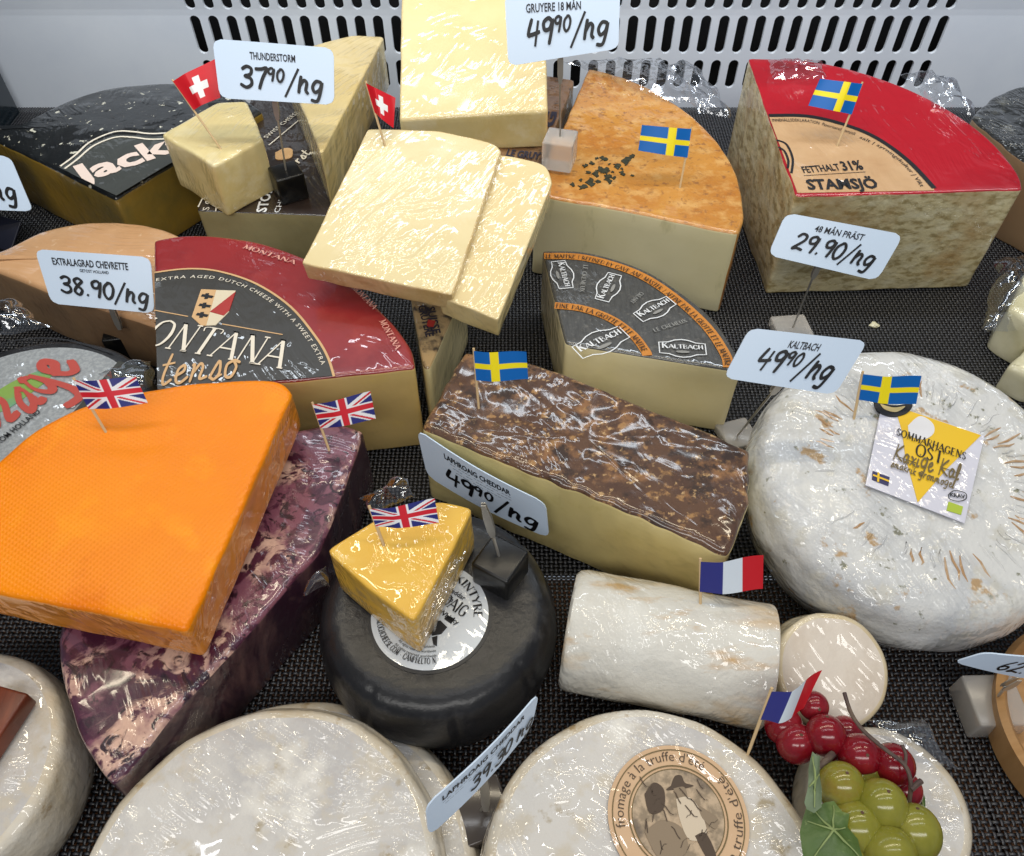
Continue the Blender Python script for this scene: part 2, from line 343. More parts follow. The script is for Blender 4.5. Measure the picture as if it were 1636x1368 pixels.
def lettering(name, text, px, pl, cap, m, parent, font='sans', off=.0007, wt=.16, track=0.0, fit=True, pts=None):
    """text along a path of pixels lying on a plane (or of points); the width fits the path, cap is the letter height in metres"""
    n = nrm(pl); q = pts or [hit(a, b, pl) for a, b in (spline(px, 8) if len(px) > 2 else px)]
    vs, zs, fs, wd = glyphs(text, font, wt, track)
    seg = [(q[i+1]-q[i]).length for i in range(len(q)-1)]; tot = sum(seg); kx = tot/wd if fit else cap
    out = []
    for (x, y), z in zip(vs, zs):
        s = x*kx; i = 0
        while i < len(seg)-1 and s > seg[i]: s -= seg[i]; i += 1
        d = (q[i+1]-q[i]).normalized()
        # blend direction near the joints so that letters bend with the path
        if len(seg) > 1:
            d2 = (q[min(i+2, len(q)-1)]-q[min(i+1, len(q)-2)]).normalized(); t = min(1, max(0, s/seg[i])); d = d.lerp(d2, t*.5).normalized() if i < len(seg)-1 else d
        p = q[i] + (q[i+1]-q[i]).normalized()*s
        out.append(p + n.cross(d)*(y*cap) + n*(off+z))
    return mesh(name, out, fs, m, parent, smooth=False)
def quad_map(c, bow=0.0):
    """corner points TL, TR, BR, BL -> function (u right, v up, lift) to a point on the gently bowed sheet"""
    TL, TR, BR, BL = c; n = (TR-TL).cross(TL-BL).normalized()
    def f(u, v, h=0): return BL.lerp(BR, u).lerp(TL.lerp(TR, u), v) + n*(h + bow*(math.sin(math.pi*u)-.5))
    return f, n
def quad_text(name, text, f, u0, u1, v0, cap, m, parent, font='sans', wt=.16, track=0.0, slope=0.0, off=.0005):
    vs, zs, fs, wd = glyphs(text, font, wt, track)
    return mesh(name, [f(u0+(u1-u0)*x/wd, v0+y*cap+slope*x/wd, off+z) for (x, y), z in zip(vs, zs)], fs, m, parent, smooth=False)
def stroke_on(name, paths, pl, wd, m, parent, off=.0008, closed=False, smooth=True):
    """drawn lines given in pixels on a plane"""
    n = nrm(pl); vs, fs = [], []
    for k, px in enumerate(paths):
        p2 = list(px)+([px[0]] if closed else [])
        q = [hit(a, b, pl) for a, b in (spline(p2, 6) if smooth and len(p2) > 2 else p2)]; st = len(vs)
        for i, p in enumerate(q):
            d = (q[min(i+1, len(q)-1)]-q[max(i-1, 0)]).normalized(); s = n.cross(d)*wd*.5
            vs += [p+s+n*(off+k*2e-5), p-s+n*(off+k*2e-5)]
        for i in range(len(q)-1): fs.append([st+2*i, st+2*i+1, st+2*i+3, st+2*i+2])
    return mesh(name, vs, fs, m, parent, smooth=False)

def clip(o, line, pl, keep):
    """trim a printed piece along a straight cut edge given by two pixels; keep the side of the pixel keep"""
    org = ORG[o]; a, b, k = (hit(p[0], p[1], pl) for p in (line[0], line[1], keep)); n = nrm(pl).cross(b-a)
    if (k-a).dot(n) > 0: n = -n
    bm = bmesh.new(); bm.from_mesh(o.data); bmesh.ops.bisect_plane(bm, geom=bm.verts[:]+bm.edges[:]+bm.faces[:], plane_co=a-org, plane_no=n, clear_outer=True); bm.to_mesh(o.data); bm.free(); return o
# ---------------------------------------------------------------- palette
INK = mat('black_ink', '15151a', rough=.5)
MARK = mat('marker_ink', '0c0c10', rough=.45)
CREAMINK = mat('cream_ink', 'e6ddcc', rough=.5)
TANINK = mat('tan_ink', 'd0a878', rough=.5)
WHITEINK = mat('white_ink', 'e4e6e8', rough=.5)
CARD = mat('card_white', 'cbdcf0', rough=.28, spec=.4)
STEEL = mat('steel_wire', 'b4b0a8', rough=.32, metal=.7)
BLACKPL = mat('black_plastic', '0d0d0f', layers=[('noise', 90, .5, .75, '26241f')], rough=.3)
CLEARPL = mat('frosted_acrylic', 'f2ece4', rough=.2, trans=.65, sss=0, ior=1.35)
SMOKE = mat('smoked_acrylic', '5a524c', rough=.15, trans=.35)
WOOD = mat('toothpick_wood', 'd6b98c', rough=.6)
PAPER = mat('flag_paper', 'ffffff', attr='print', rough=.4)
# ---------------------------------------------------------------- setting
def flat(name, pts, m, kind='structure'):
    o = mesh(name, pts, [list(range(len(pts)))], m, smooth=False); o['kind'] = kind; return o
def weave_material():
    m = bpy.data.materials.new('woven_mat'); m.use_nodes = True; N, L = m.node_tree.nodes, m.node_tree.links
    bs = N['Principled BSDF']; out = N['Material Output']
    tc = N.new('ShaderNodeTexCoord'); sep = N.new('ShaderNodeSeparateXYZ'); L.new(tc.outputs['Object'], sep.inputs[0])
    def mth(op, a, b=0.0):
        n = N.new('ShaderNodeMath'); n.operation = op
        for i, s in enumerate((a, b)):
            if isinstance(s, (int, float)): n.inputs[i].default_value = s
            else: L.new(s, n.inputs[i])
        return n.outputs[0]
    pitch = .0031; k = 2*math.pi/pitch
    nz = N.new('ShaderNodeTexNoise'); nz.inputs['Scale'].default_value = 25; L.new(tc.outputs['Object'], nz.inputs['Vector'])
    wob = mth('MULTIPLY', mth('SUBTRACT', nz.outputs[0], .5), 1.2)
    x = mth('ADD', mth('MULTIPLY', sep.outputs[0], k), wob); y = mth('ADD', mth('MULTIPLY', sep.outputs[1], k), wob)
    sx, sy = mth('ABSOLUTE', mth('SINE', mth('MULTIPLY', x, .5))), mth('ABSOLUTE', mth('SINE', mth('MULTIPLY', y, .5)))
    over = mth('MULTIPLY', mth('SINE', mth('MULTIPLY', x, .5)), mth('SINE', mth('MULTIPLY', y, .5)))   # which thread lies on top
    warp = mth('ADD', mth('POWER', sx, .7), mth('MULTIPLY', over, .5)); weft = mth('SUBTRACT', mth('POWER', sy, .7), mth('MULTIPLY', over, .5))
    h = mth('MAXIMUM', warp, weft)
    b = N.new('ShaderNodeBump'); b.inputs['Distance'].default_value = .0011; L.new(h, b.inputs['Height']); L.new(b.outputs[0], bs.inputs['Normal'])
    cr = N.new('ShaderNodeMapRange'); L.new(h, cr.inputs[0]); cr.inputs[1].default_value = .95; cr.inputs[2].default_value = 1.5
    mx = N.new('ShaderNodeMix'); mx.data_type = 'RGBA'; L.new(cr.outputs[0], mx.inputs[0]); mx.inputs[6].default_value = lin('0b0b0d'); mx.inputs[7].default_value = lin('4a4b50'); L.new(mx.outputs[2], bs.inputs['Base Color'])
    bs.inputs['Roughness'].default_value = .34
    hole = N.new('ShaderNodeMapRange'); L.new(mth('MAXIMUM', sx, sy), hole.inputs[0]); hole.inputs[1].default_value = .66; hole.inputs[2].default_value = .74
    tr = N.new('ShaderNodeBsdfTransparent'); ms = N.new('ShaderNodeMixShader'); L.new(hole.outputs[0], ms.inputs[0]); L.new(tr.outputs[0], ms.inputs[1]); L.new(bs.outputs[0], ms.inputs[2]); L.new(ms.outputs[0], out.inputs['Surface'])
    return m
YW = .875                                                            # the back panel of the case
flat('counter_tray', [(-1.2, .27, -.006), (1.2, .27, -.006), (1.2, YW+.2, -.006), (-1.2, YW+.2, -.006)], mat('tray_black', '08080a', rough=.4))
REFL_BOARD = mat('reflection_boards', '6e4a32', layers=[('noise', 30, .35, .7, '8a6042', (8, 1, 1)), ('noise', 12, .55, .8, '4c301e')], rough=.4, bump=[(200, .0003)])  # boards added under the mat, standing in for a brown reflection in the glass
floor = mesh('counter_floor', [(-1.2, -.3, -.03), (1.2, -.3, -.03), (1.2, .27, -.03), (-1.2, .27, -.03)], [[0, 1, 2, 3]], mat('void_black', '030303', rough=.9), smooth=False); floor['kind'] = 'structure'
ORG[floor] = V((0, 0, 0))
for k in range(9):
    xa = -.80+k*.178; box_mesh('reflection_board', V((xa+.087, -.02, -.012)), .171, .575, .012, 0, REFL_BOARD, floor, .001)
flat('woven_mat', [(-1.2, -.3, 0), (1.2, -.3, 0), (1.2, YW, 0), (-1.2, YW, 0)], weave_material())
WALL = mat('white_enamel', 'd6dde8', layers=[('noise', 7, .4, .75, 'e2e8f0')], rough=.3)
def wall_panel():
    """slotted sheet of the case back: strips and rounded slots cut through, 3 mm thick"""
    def zz(py): return hit(818, py, (V((0, YW, 0)), V((0, -1, 0)))).z
    rows = [(zz(-42), zz(15)), (zz(86), zz(25))[::1], (zz(141), zz(96))]
    rows = [(min(r), max(r)) for r in rows]
    x0 = hit(305, 60, (V((0, YW, 0)), V((0, -1, 0)))).x; x1 = hit(1512, 60, (V((0, YW, 0)), V((0, -1, 0)))).x
    nslot = 42; pit = (x1-x0)/nslot; wd = pit*.56
    zlow, zhigh = -.01, rows[0][1]+.03
    bm = bmesh.new()
    def quad(p): bm.faces.new([bm.verts.new(q) for q in p])
    def rect(xa, xb, za, zb): quad([(xa, YW, za), (xb, YW, za), (xb, YW, zb), (xa, YW, zb)])
    zs = sorted(rows); z = zlow
    for za, zb in zs:
        rect(-1.2, 1.2, z, za); rect(-1.2, x0, za, zb); rect(x1, 1.2, za, zb)
        for k in range(nslot):
            xa, xb = x0+k*pit, x0+(k+1)*pit; xc = (xa+xb)/2; r = wd/2; n = 8
            arc = [(xc+r*math.cos(t), zb-r+r*math.sin(t)) for t in [math.pi*i/n for i in range(n+1)]] + [(xc-r*math.cos(t), za+r-r*math.sin(t)) for t in [math.pi*i/n for i in range(n+1)]]
            fr = [(xb, YW, zb), (xa, YW, zb)], [(xa, YW, za), (xb, YW, za)]
            top = [(xb, zb-r)]+[(xb, zb), (xa, zb)]+[(xa, zb-r)]
            m = n+1
            quad([(xb, YW, zb-r)]+[(xb, YW, zb), (xc, YW, zb)]+[(a, YW, c) for a, c in arc[:n//2+1]][::-1])
            quad([(xc, YW, zb), (xa, YW, zb), (xa, YW, zb-r)]+[(a, YW, c) for a, c in arc[n//2:m]][::-1])
            quad([(xa, YW, za+r), (xa, YW, za), (xc, YW, za)]+[(a, YW, c) for a, c in arc[m:m+n//2+1]][::-1])
            quad([(xc, YW, za), (xb, YW, za), (xb, YW, za+r)]+[(a, YW, c) for a, c in arc[m+n//2:]][::-1])
            rect(xa, xc-r, za+r, zb-r); rect(xc+r, xb, za+r, zb-r)
            for i in range(len(arc)):
                a, b = arc[i], arc[(i+1) % len(arc)]; quad([(a[0], YW, a[1]), (b[0], YW, b[1]), (b[0], YW+.004, b[1]), (a[0], YW+.004, a[1])])
        z = zb
    rect(-1.2, 1.2, z, zhigh)
    bmesh.ops.remove_doubles(bm, verts=bm.verts[:], dist=1e-5)
    bm.verts.index_update(); vs = [v.co.copy() for v in bm.verts]; fs = [[v.index for v in f.verts] for f in bm.faces]; bm.free()
    # the sheet folds towards the room above the second row of slots
    zf = (zs[1][1]+zs[2][0])/2
    for v in vs:
        if v.z > zf: v.y -= (v.z-zf)*.12
    o = mesh('back_wall', vs, fs, WALL, smooth=False); o['kind'] = 'structure'
wall_panel()
flat('case_back', [(-1.2, YW+.05, -.02), (1.2, YW+.05, -.02), (1.2, YW+.05, .5), (-1.2, YW+.05, .5)], mat('duct_black', '0a0b0e', rough=.6))
WP = (V((0, YW, 0)), V((0, -1, 0)))
sp = hit(34, 150, WP)
o = box_mesh('side_wall', V((sp.x-.02, YW-.26, .2)), .03, .5, .42, 0, mat('dark_glass', '16222a', rough=.12), None, .002); o['kind'] = 'structure'

# ---------------------------------------------------------------- cheeses
def cen(P): return sum(P, V())/len(P)
def cheese(name, segs, pl, label, cat, mats, zb=0.0, group=None, **k):
    P, T = outline(segs, pl); c = cen(P)
    root = thing(name, (c.x, c.y, zb), label, cat, group)
    solid('body', P, T, mats, root, zb=zb, pn=nrm(pl), **k); return root
PASTE = dict(rough=.42, sss=.25)
# black waxed quarter with a printed band
JZ = .068
BLK = mat('black_speckled_rind', '17191b', layers=[('noise', 30, .5, .7, '25282a'), ('noise', 85, .63, .645, 'd9d6c4'), ('noise', 190, .69, .70, 'cfcbb8')], rough=.4, film=.5, bump=[(70, .0006)])
OLIVE = mat('amber_paste', 'a8842c', layers=[('noise', 9, .4, .65, '7a6a34'), ('noise', 120, .6, .75, '93783a', (1, 1, .2))], rough=.35, sss=.15, film=.55)
jack = cheese('black_cheese_quarter', [('cut', [(272, 262), (183, 316)]), ('cut', [(183, 316), (0, 226), (-45, 205)]), ('rind', [(-45, 205), (20, 200), (60, 182), (110, 158), (170, 140), (240, 132), (300, 132), (370, 145), (420, 175)]), ('cut', [(420, 175), (272, 262)])], JZ,
  'black speckled cheese quarter with a printed grey band beside the dark side wall', 'cheese', (BLK, OLIVE, BLK), rt=.006, dome=.004, amp=.0006, topamp=.0003)
jp = JZ
lb = decal('label', [(186, 313), (150, 296), (95, 268), (118, 254), (140, 234), (165, 222), (185, 216), (210, 216), (240, 219), (300, 216), (300, 246), (268, 264)], jp+.005, .0004, mat('slate_print', '454846', rough=.4, film=.4), jack, curve=False)
for q in ([(97, 267), (120, 250), (142, 230), (168, 217), (190, 211), (215, 212), (245, 215), (300, 211)], [(104, 271), (124, 256), (146, 237), (168, 226), (190, 220), (215, 221), (245, 224), (300, 221)]): stroke_on('trim', [q], jp+.005, .0022, CREAMINK, jack, off=.0009)
jl = lettering('lettering', 'Jacks', [(122, 297), (306, 233)], jp+.005, .031, mat('blush_ink', 'e8d4c8', rough=.45), jack, wt=.45, off=.0009)
clip(jl, [(183, 312), (0, 222)], jp+.005, (200, 200)); clip(jl, [(183, 312), (272, 258)], jp+.005, (200, 200))
# thunder: printed brown wheel piece carrying two pieces
TZ = .058
DKPRINT = mat('brown_print', '2b211d', layers=[('noise', 60, .5, .8, '3a2c26')], rough=.4, film=.4)
GREYPASTE = mat('grey_paste', 'a39a74', layers=[('noise', 14, .4, .7, '8a815c')], **PASTE, film=.4)
thun = cheese('printed_cheese_piece', [('cut', [(314, 337), (530, 345), (600, 150), (405, 150), (314, 337)])], TZ, 'low cheese piece with dark brown printed paper top and pale cut front', 'cheese', (DKPRINT, GREYPASTE, GREYPASTE), rt=.0012, amp=.0002)
lettering('lettering', 'SWISS CHEESE', [(427, 222), (479, 180)], TZ, .005, CREAMINK, thun, track=.1)
for q in ([(430, 233), (484, 188)], [(317, 332), (335, 296)], [(345, 339), (350, 300)]): stroke_on('trim', [q], TZ, .0012, CREAMINK, thun)
lettering('lettering', 'S CHEESE', [(334, 337), (350, 285)], TZ, .006, CREAMINK, thun)
lettering('lettering', 'STORM', [(425, 340), (440, 290)], TZ, .009, WHITEINK, thun, wt=.4)
lettering('lettering', 'CHEESE', [(446, 341), (462, 300)], TZ, .005, WHITEINK, thun)
lettering('lettering', 'rst', [(478, 262), (498, 246)], TZ, .011, CREAMINK, thun, font='hand', wt=.14)
decal('crest', [(440, 245), (455, 238), (467, 240), (466, 252), (452, 256), (441, 255)], TZ, .0008, TANINK, thun)
CREAM = mat('cream_paste', 'e2cd98', layers=[('noise', 8, .4, .7, 'd6bc7e'), ('noise', 180, .68, .76, 'ecdfbc')], **PASTE, film=.8, fscale=.8, frot=-.6, crough=.09)
YCREAM = mat('yellow_cream_paste', 'e9d9a4', layers=[('noise', 10, .35, .7, 'd8bf7c'), ('noise', 30, .55, .8, 'efe4c0')], **PASTE, film=.8, frot=-.3)
zt = TZ
def stand(topz_px, bot_px, z0):
    b = hit(bot_px[0], bot_px[1], z0); d = ray(*topz_px); return CH + d.z*(b.y/d.y)
z6 = stand((339, 264), (370, 346), TZ)
cube6 = cheese('cheese_chunk', [('cut', [(257, 214), (339, 265), (421, 223), (394, 160), (345, 163), (257, 214)])], z6, 'small pale cheese chunk standing on the dark printed piece, pinned with a flag', 'cheese', (YCREAM, YCREAM, YCREAM), zb=TZ, rt=.003, amp=.001, freq=40)
z7 = stand((513, 246), (518, 331), TZ)
tall7 = cheese('cheese_wedge', [('cut', [(513, 247), (614, 60)]), ('rind', [(614, 58), (560, 57), (500, 73), (450, 92)]), ('cut', [(450, 92), (513, 247)])], z7, 'tall narrow cream wedge with its point beside the black cube holder', 'cheese', (CREAM, YCREAM, YCREAM), zb=TZ, rt=.002, amp=.0005)
# hard cheese stack
GZ = .085
BRN = mat('brown_rind', '6a4a30', layers=[('noise', 40, .45, .7, '8a6644'), ('noise', 90, .6, .7, '3f2a1c')], rough=.5, film=.5, bump=[(150, .0005)])
gw = cheese('hard_cheese_piece', [('cut', [(640, 232), (862, 264), (918, 128), (690, 90), (640, 232)])], GZ, 'brown rinded hard cheese piece carrying the big cream block', 'cheese', (BRN, BRN, BRN), rt=.002)
lettering('lettering', 'LE GRUY', [(808, 250), (862, 256)], GZ, .011, mat('navy_print', '2a2838', rough=.5), gw, wt=.5)
lettering('lettering', 'G', [(884, 205), (890, 180)], GZ, .01, mat('navy_print', '2a2838'), gw, wt=.5)
gpl = tilt(757, 181, .118, 26)
gru = cheese('cheese_block', [('cut', [(638, 192), (757, 184), (876, 178), (868, -40), (642, -40), (638, 192)])], gpl, 'big upright cream block leaning before the slotted back panel', 'cheese', (CREAM, YCREAM, YCREAM), zb=GZ, rt=.0025, amp=.0004)
# two slabs
SLABEDGE = mat('slab_edge', 'c9ac74', layers=[('noise', 60, .4, .7, 'dcc592')], **PASTE, film=.7)
spB = tilt(795, 508, .098, 16)
slabB = cheese('cheese_slab', [('cut', [(700, 474), (796, 512), (882, 292)]), ('rind', [(882, 292), (872, 266), (840, 254), (795, 247)]), ('cut', [(795, 247), (700, 474)])], spB, 'cream slab lying half under the flagged slab', 'cheese', (CREAM, YCREAM, SLABEDGE), thick=.022, up=spB[1], rt=.0012, rbt=.001, smooth=1, step=.002, amp=.0006)
spA = tilt(600, 446, .112, 16)
SLABTOP = mat('slab_paste', 'e2d09e', layers=[('noise', 9, .42, .65, 'd6c088'), ('noise', 24, .55, .7, 'e9dab2'), ('noise', 180, .68, .76, 'efe4c6')], **PASTE, film=.8, fscale=.7, frot=-.7, crough=.09)
slabA = cheese('cheese_slab', [('cut', [(482, 421), (600, 447), (723, 472), (801, 242)]), ('rind', [(801, 242), (780, 226), (690, 209), (587, 206)]), ('cut', [(587, 206), (482, 421)])], spA, 'cream slab with a red flag lying on top of another slab', 'cheese', (SLABTOP, SLABEDGE, SLABEDGE), thick=.018, up=spA[1], rt=.0012, rbt=.001, smooth=1, step=.002, amp=.0007, rindbev=True)
# orange rinded wedge
OZ = .083
ORIND = mat('orange_rind', 'c88a38', layers=[('noise', 14, .42, .62, 'b87426'), ('noise', 60, .48, .64, 'd4a05a'), ('noise', 200, .56, .68, '9c6834'), ('noise', 38, .64, .74, '84562e')], rough=.5, bump=[(240, .0007), (60, .0008)], film=.18)
PALE = mat('pale_green_paste', 'efe5bc', layers=[('noise', 9, .35, .7, 'e2d6a4'), ('noise', 40, .6, .75, 'bdb480', (1, 1, .4))], **PASTE, film=.35)
ow = cheese('orange_rind_wedge', [('cut', [(852, 310), (1010, 338), (1180, 374)]), ('rind', [(1180, 374), (1189, 340), (1176, 275), (1143, 222), (1100, 180), (1040, 142), (985, 120), (940, 109)]), ('cut', [(940, 109), (852, 310)])], OZ,
  'large wedge with rough orange rind and pale cut front', 'cheese', (ORIND, PALE, ORIND), rt=.003, amp=.0006)
random.seed(3)
mold = [(random.gauss(972, 20), random.gauss(279, 12)) for _ in range(34)] + [(930, 300), (1000, 258), (945, 290), (915, 296)]
for i, (a, b) in enumerate(mold):
    r = random.choice((2, 2.5, 3, 3.5, 5, 6.5)); k0 = random.uniform(0, 6)
    q = [(a+r*(1+.45*math.sin(3*t+k0)+.25*random.uniform(-1, 1))*math.cos(t), b+r*.75*(1+.45*math.sin(2*t+k0)+.25*random.uniform(-1, 1))*math.sin(t)) for t in [k*math.pi/7 for k in range(14)]]
    decal('mould_spot', q, OZ, .0005+.00001*i, mat('dark_mould', '2e3024', layers=[('noise', 300, .4, .7, '45432e')], rough=.9), ow)
# red waxed quarter
spl = tilt(1272, 314, .10, 5)
REDW = mat('red_wax', 'b01525', layers=[('noise', 12, .45, .75, '8e1020')], rough=.32, film=.4, frot=.2, crough=.12)
CRUMB = mat('crumbly_paste', 'cdbf94', layers=[('noise', 90, .47, .60, 'a08e60', (1, 1, 2.2)), ('noise', 40, .5, .68, 'dcd2ae', (1, 1, 2)), ('noise', 14, .52, .72, 'ab8650')], rough=.5, bump=[(120, .0016)], film=.3, sss=.1)
st = cheese('red_waxed_quarter', [('cut', [(1195, 93), (1272, 314), (1450, 309), (1634, 303)]), ('rind', [(1634, 303), (1625, 275), (1580, 222), (1510, 172), (1420, 130), (1310, 100), (1195, 93)])], spl,
  'big red waxed cheese quarter with tan paper label and crumbly cut faces', 'cheese', (REDW, CRUMB, REDW), rt=.0018, amp=.0008, topamp=.0002)
TAN = mat('tan_paper', 'c8a278', layers=[('noise', 30, .4, .7, 'bd9469')], rough=.5, film=.45, frot=.2)
rim = [(1228, 186), (1290, 187), (1350, 201), (1400, 222), (1450, 258), (1492, 302)]
decal('label', [(1274, 309), (1229, 188)]+spline(rim, 5)+[(1492, 305)], spl, .0005, TAN, st, curve=False)
stroke_on('trim', [rim], spl, .0042, INK, st, off=.0009)
lettering('lettering', 'STAMSJÖ', [(1291, 304), (1404, 302)], spl, .0125, INK, st, wt=.45, off=.001)
lettering('lettering', 'FETTHALT', [(1284, 278), (1343, 273)], spl, .0085, INK, st, wt=.3, off=.001)
lettering('lettering', '31%', [(1347, 274), (1380, 272)], spl, .012, INK, st, wt=.4, off=.001)
stroke_on('underline', [[(1284, 282), (1382, 276)]], spl, .0006, INK, st)
lettering('lettering', 'INNEHALLSDEKLARATION  Pastoriserad komjolk', [(1234, 196), (1290, 197), (1345, 211), (1365, 218)], spl, .0045, INK, st, off=.001)
lettering('lettering', 'salt | syrningskultur | Vikt', [(1372, 222), (1410, 240), (1445, 268), (1470, 300)], spl, .004, INK, st, off=.001)
stroke_on('stamp', [[(1240, 225), (1256, 232), (1266, 255), (1264, 278)], [(1243, 236), (1253, 243), (1259, 258), (1258, 270)]], spl, .002, INK, st)
# cheeses cut off by the right edge of the case
DW = mat('dark_wrapped_rind', '1c1d1c', layers=[('noise', 60, .55, .7, '55544c')], rough=.35, film=1.0, fscale=1.6)
cheese('dark_wrapped_cheese', [('cut', [(1552, 188), (1640, 262), (1780, 330)]), ('rind', [(1780, 330), (1790, 200), (1680, 138), (1600, 148), (1552, 188)])], .075, 'dark rinded cheese in crumpled clear film beyond the red quarter', 'cheese', (DW, mat('tan_side', '8f7656', rough=.5, film=.6), DW), rt=.003, amp=.001)
IV = mat('ivory_paste', 'd9d3b4', layers=[('noise', 30, .4, .7, 'c7c096'), ('noise', 160, .66, .74, '8a8a60')], **PASTE, film=.7)
iv1 = cheese('ivory_cheese_piece', [('cut', [(1614, 490), (1660, 520), (1760, 500), (1740, 420), (1640, 430), (1614, 490)])], .045, 'ivory cheese piece in loose film at the case edge, farther one', 'cheese', (IV, IV, IV), rt=.006, amp=.001)
iv2 = cheese('ivory_cheese_piece', [('cut', [(1612, 582), (1660, 606), (1770, 600), (1740, 540), (1650, 545), (1612, 582)])], .028, 'ivory cheese piece touching the white moulded wheel', 'cheese', (IV, IV, IV), rt=.006, amp=.001)
# beige goat cheese half
CZ = .055
BEIGE = mat('beige_rind', 'd3a67a', layers=[('noise', 16, .4, .7, 'c79566'), ('noise', 130, .62, .72, 'e2c09a')], rough=.4, film=.5, fscale=.8, frot=1.4)
BEIGECUT = mat('beige_cut', '9a7a58', layers=[('noise', 12, .4, .7, '7d6046')], rough=.4, film=.3)
chev = cheese('beige_cheese_half', [('cut', [(-60, 412), (0, 434), (90, 470), (250, 520)]), ('rind', [(250, 520), (318, 420), (305, 385), (240, 358), (150, 352), (70, 366), (0, 398), (-60, 412)])], CZ, 'beige half cheese with smooth rind behind the red labelled wedge', 'cheese', (BEIGE, BEIGECUT, BEIGE), rt=.006, dome=.005, amp=.0005)
# grey labelled wheel
FZ = .055
BWAX = mat('black_wax', '1a1a1c', layers=[('noise', 20, .45, .75, '2e2e31'), ('noise', 60, .58, .75, '3a393a')], rough=.32, bump=[(60, .0008)])
fc = hit(28, 688, FZ)
fro = thing('grey_labelled_wheel', (fc.x, fc.y, 0), 'black waxed wheel with round grey label and red script', 'cheese')
solid('body', circle(fc, .089), ['rind']*96, (BWAX, BWAX, BWAX), fro, rt=.006, rbt=.006, bulge=.003, smooth=0, step=.004)
GREY = mat('grey_label', '8f9396', layers=[('noise', 420, .45, .6, 'a3a7a9')], rough=.45, film=.3)
decal('label', None, FZ, .0005, GREY, fro, pts=circle(fc, .079))
decal('leaf_print', [(-40, 650), (20, 612), (70, 592), (88, 595), (60, 622), (0, 660)], FZ, .0009, mat('green_print', '7fa04a', layers=[('noise', 20, .45, .6, '5f9a8c')], rough=.5), fro)
decal('band_print', [(60, 716), (110, 668), (190, 578), (236, 590), (205, 640), (130, 700), (80, 735)], FZ, .0008, mat('slate_band', '34352f', rough=.5), fro, curve=False)
lettering('lettering', 'fromage', [(-150, 745), (60, 655), (128, 585)], FZ, .05, mat('red_script', 'b4483e', rough=.5), fro, font='hand', wt=.15, off=.0013)
lettering('lettering', 'FROM HOLLAND', [(-4, 716), (67, 660)], FZ, .0055, INK, fro, wt=.25, off=.0013)
lettering('lettering', 'PREMIUM GOAT CHEESE', [(-20, 566), (40, 553), (95, 556)], FZ, .005, INK, fro, off=.0013)
lettering('lettering', 'OUD', [(118, 655), (136, 636)], FZ, .006, WHITEINK, fro, off=.0014)
stroke_on('trim', [[(-40, 562), (40, 543), (110, 545), (180, 566)]], FZ, .0015, INK, fro)
# red and black labelled quarter
MZ = .083
MRED = mat('red_print', '96282a', layers=[('noise', 12, .42, .7, '7a1c20'), ('noise', 26, .55, .8, 'a63c38')], rough=.35, film=.35)
MCUT = mat('dim_amber_paste', 'e2c886', layers=[('noise', 8, .35, .7, 'cdb070'), ('noise', 30, .55, .75, 'd8bc70')], **PASTE, film=.4)
mo = cheese('red_labelled_quarter', [('cut', [(245, 383), (250, 627), (460, 609), (664, 588)]), ('rind', [(664, 588), (652, 548), (600, 487), (520, 428), (440, 394), (370, 379), (300, 375), (245, 383)])], MZ, 'cheese quarter with red printed top and dark grey emblem label', 'cheese', (MRED, MCUT, MCUT), rt=.003, amp=.0004, topamp=.0001)
mrim = [(247, 437), (300, 431), (350, 435), (410, 455), (465, 492), (505, 540), (524, 572), (534, 603)]
decal('label', [(252, 623)]+spline(mrim, 5)+[(532, 601), (460, 607)], MZ, .0005, mat('charcoal_print', '3c3a36', rough=.4, film=.3), mo, curve=False)
stroke_on('trim', [mrim], MZ, .0017, TANINK, mo, off=.0009)
lettering('lettering', 'EXTRA AGED DUTCH CHEESE WITH A SWEET EXTRA', [(250, 451), (300, 446), (350, 449), (405, 468), (456, 504), (494, 549), (514, 585)], MZ, .0034, CREAMINK, mo, track=.25, off=.001)
mt_ = lettering('lettering', 'MONTANA', [(186, 544), (447, 590)], MZ, .0255, CREAMINK, mo, font='serif', wt=.13, off=.001)
clip(mt_, [(246, 383), (251, 627)], MZ, (400, 500))
lettering('lettering', 'tenso', [(252, 618), (378, 604)], MZ, .03, TANINK, mo, font='hand', wt=.09, off=.001)
for q in ([(247, 497), (301, 507)], [(355, 519), (452, 536)]): stroke_on('rule', [q], MZ, .0009, TANINK, mo)
decal('crest', [(322, 464), (377, 466), (366, 500), (345, 521), (322, 522), (307, 508)], MZ, .0009, mat('crest_cream', 'd8cbb0', rough=.5), mo, curve=False)
decal('crest', [(322, 464), (346, 465), (330, 522), (322, 522), (307, 508)], MZ, .0011, TANINK, mo, curve=False)
decal('crest', [(377, 468), (336, 500), (358, 506), (367, 498)], MZ, .0012, mat('crest_red', 'a8322c', rough=.5), mo, curve=False)
for k in range(3): stroke_on('crest_bar', [[(323-k*4, 474+k*15), (341-k*4, 477+k*15)], [(332-k*4, 471+k*15), (330-k*4, 480+k*15)]], MZ, .0026, INK, mo, off=.0014)
for a in ([(388, 398), (470, 424)], [(562, 462), (596, 496)], [(606, 515), (632, 560)]): lettering('lettering', 'MONTANA', a, MZ, .0045, mat('pink_ink', 'd89a8c', rough=.5), mo, font='serif', wt=.2, off=.001)
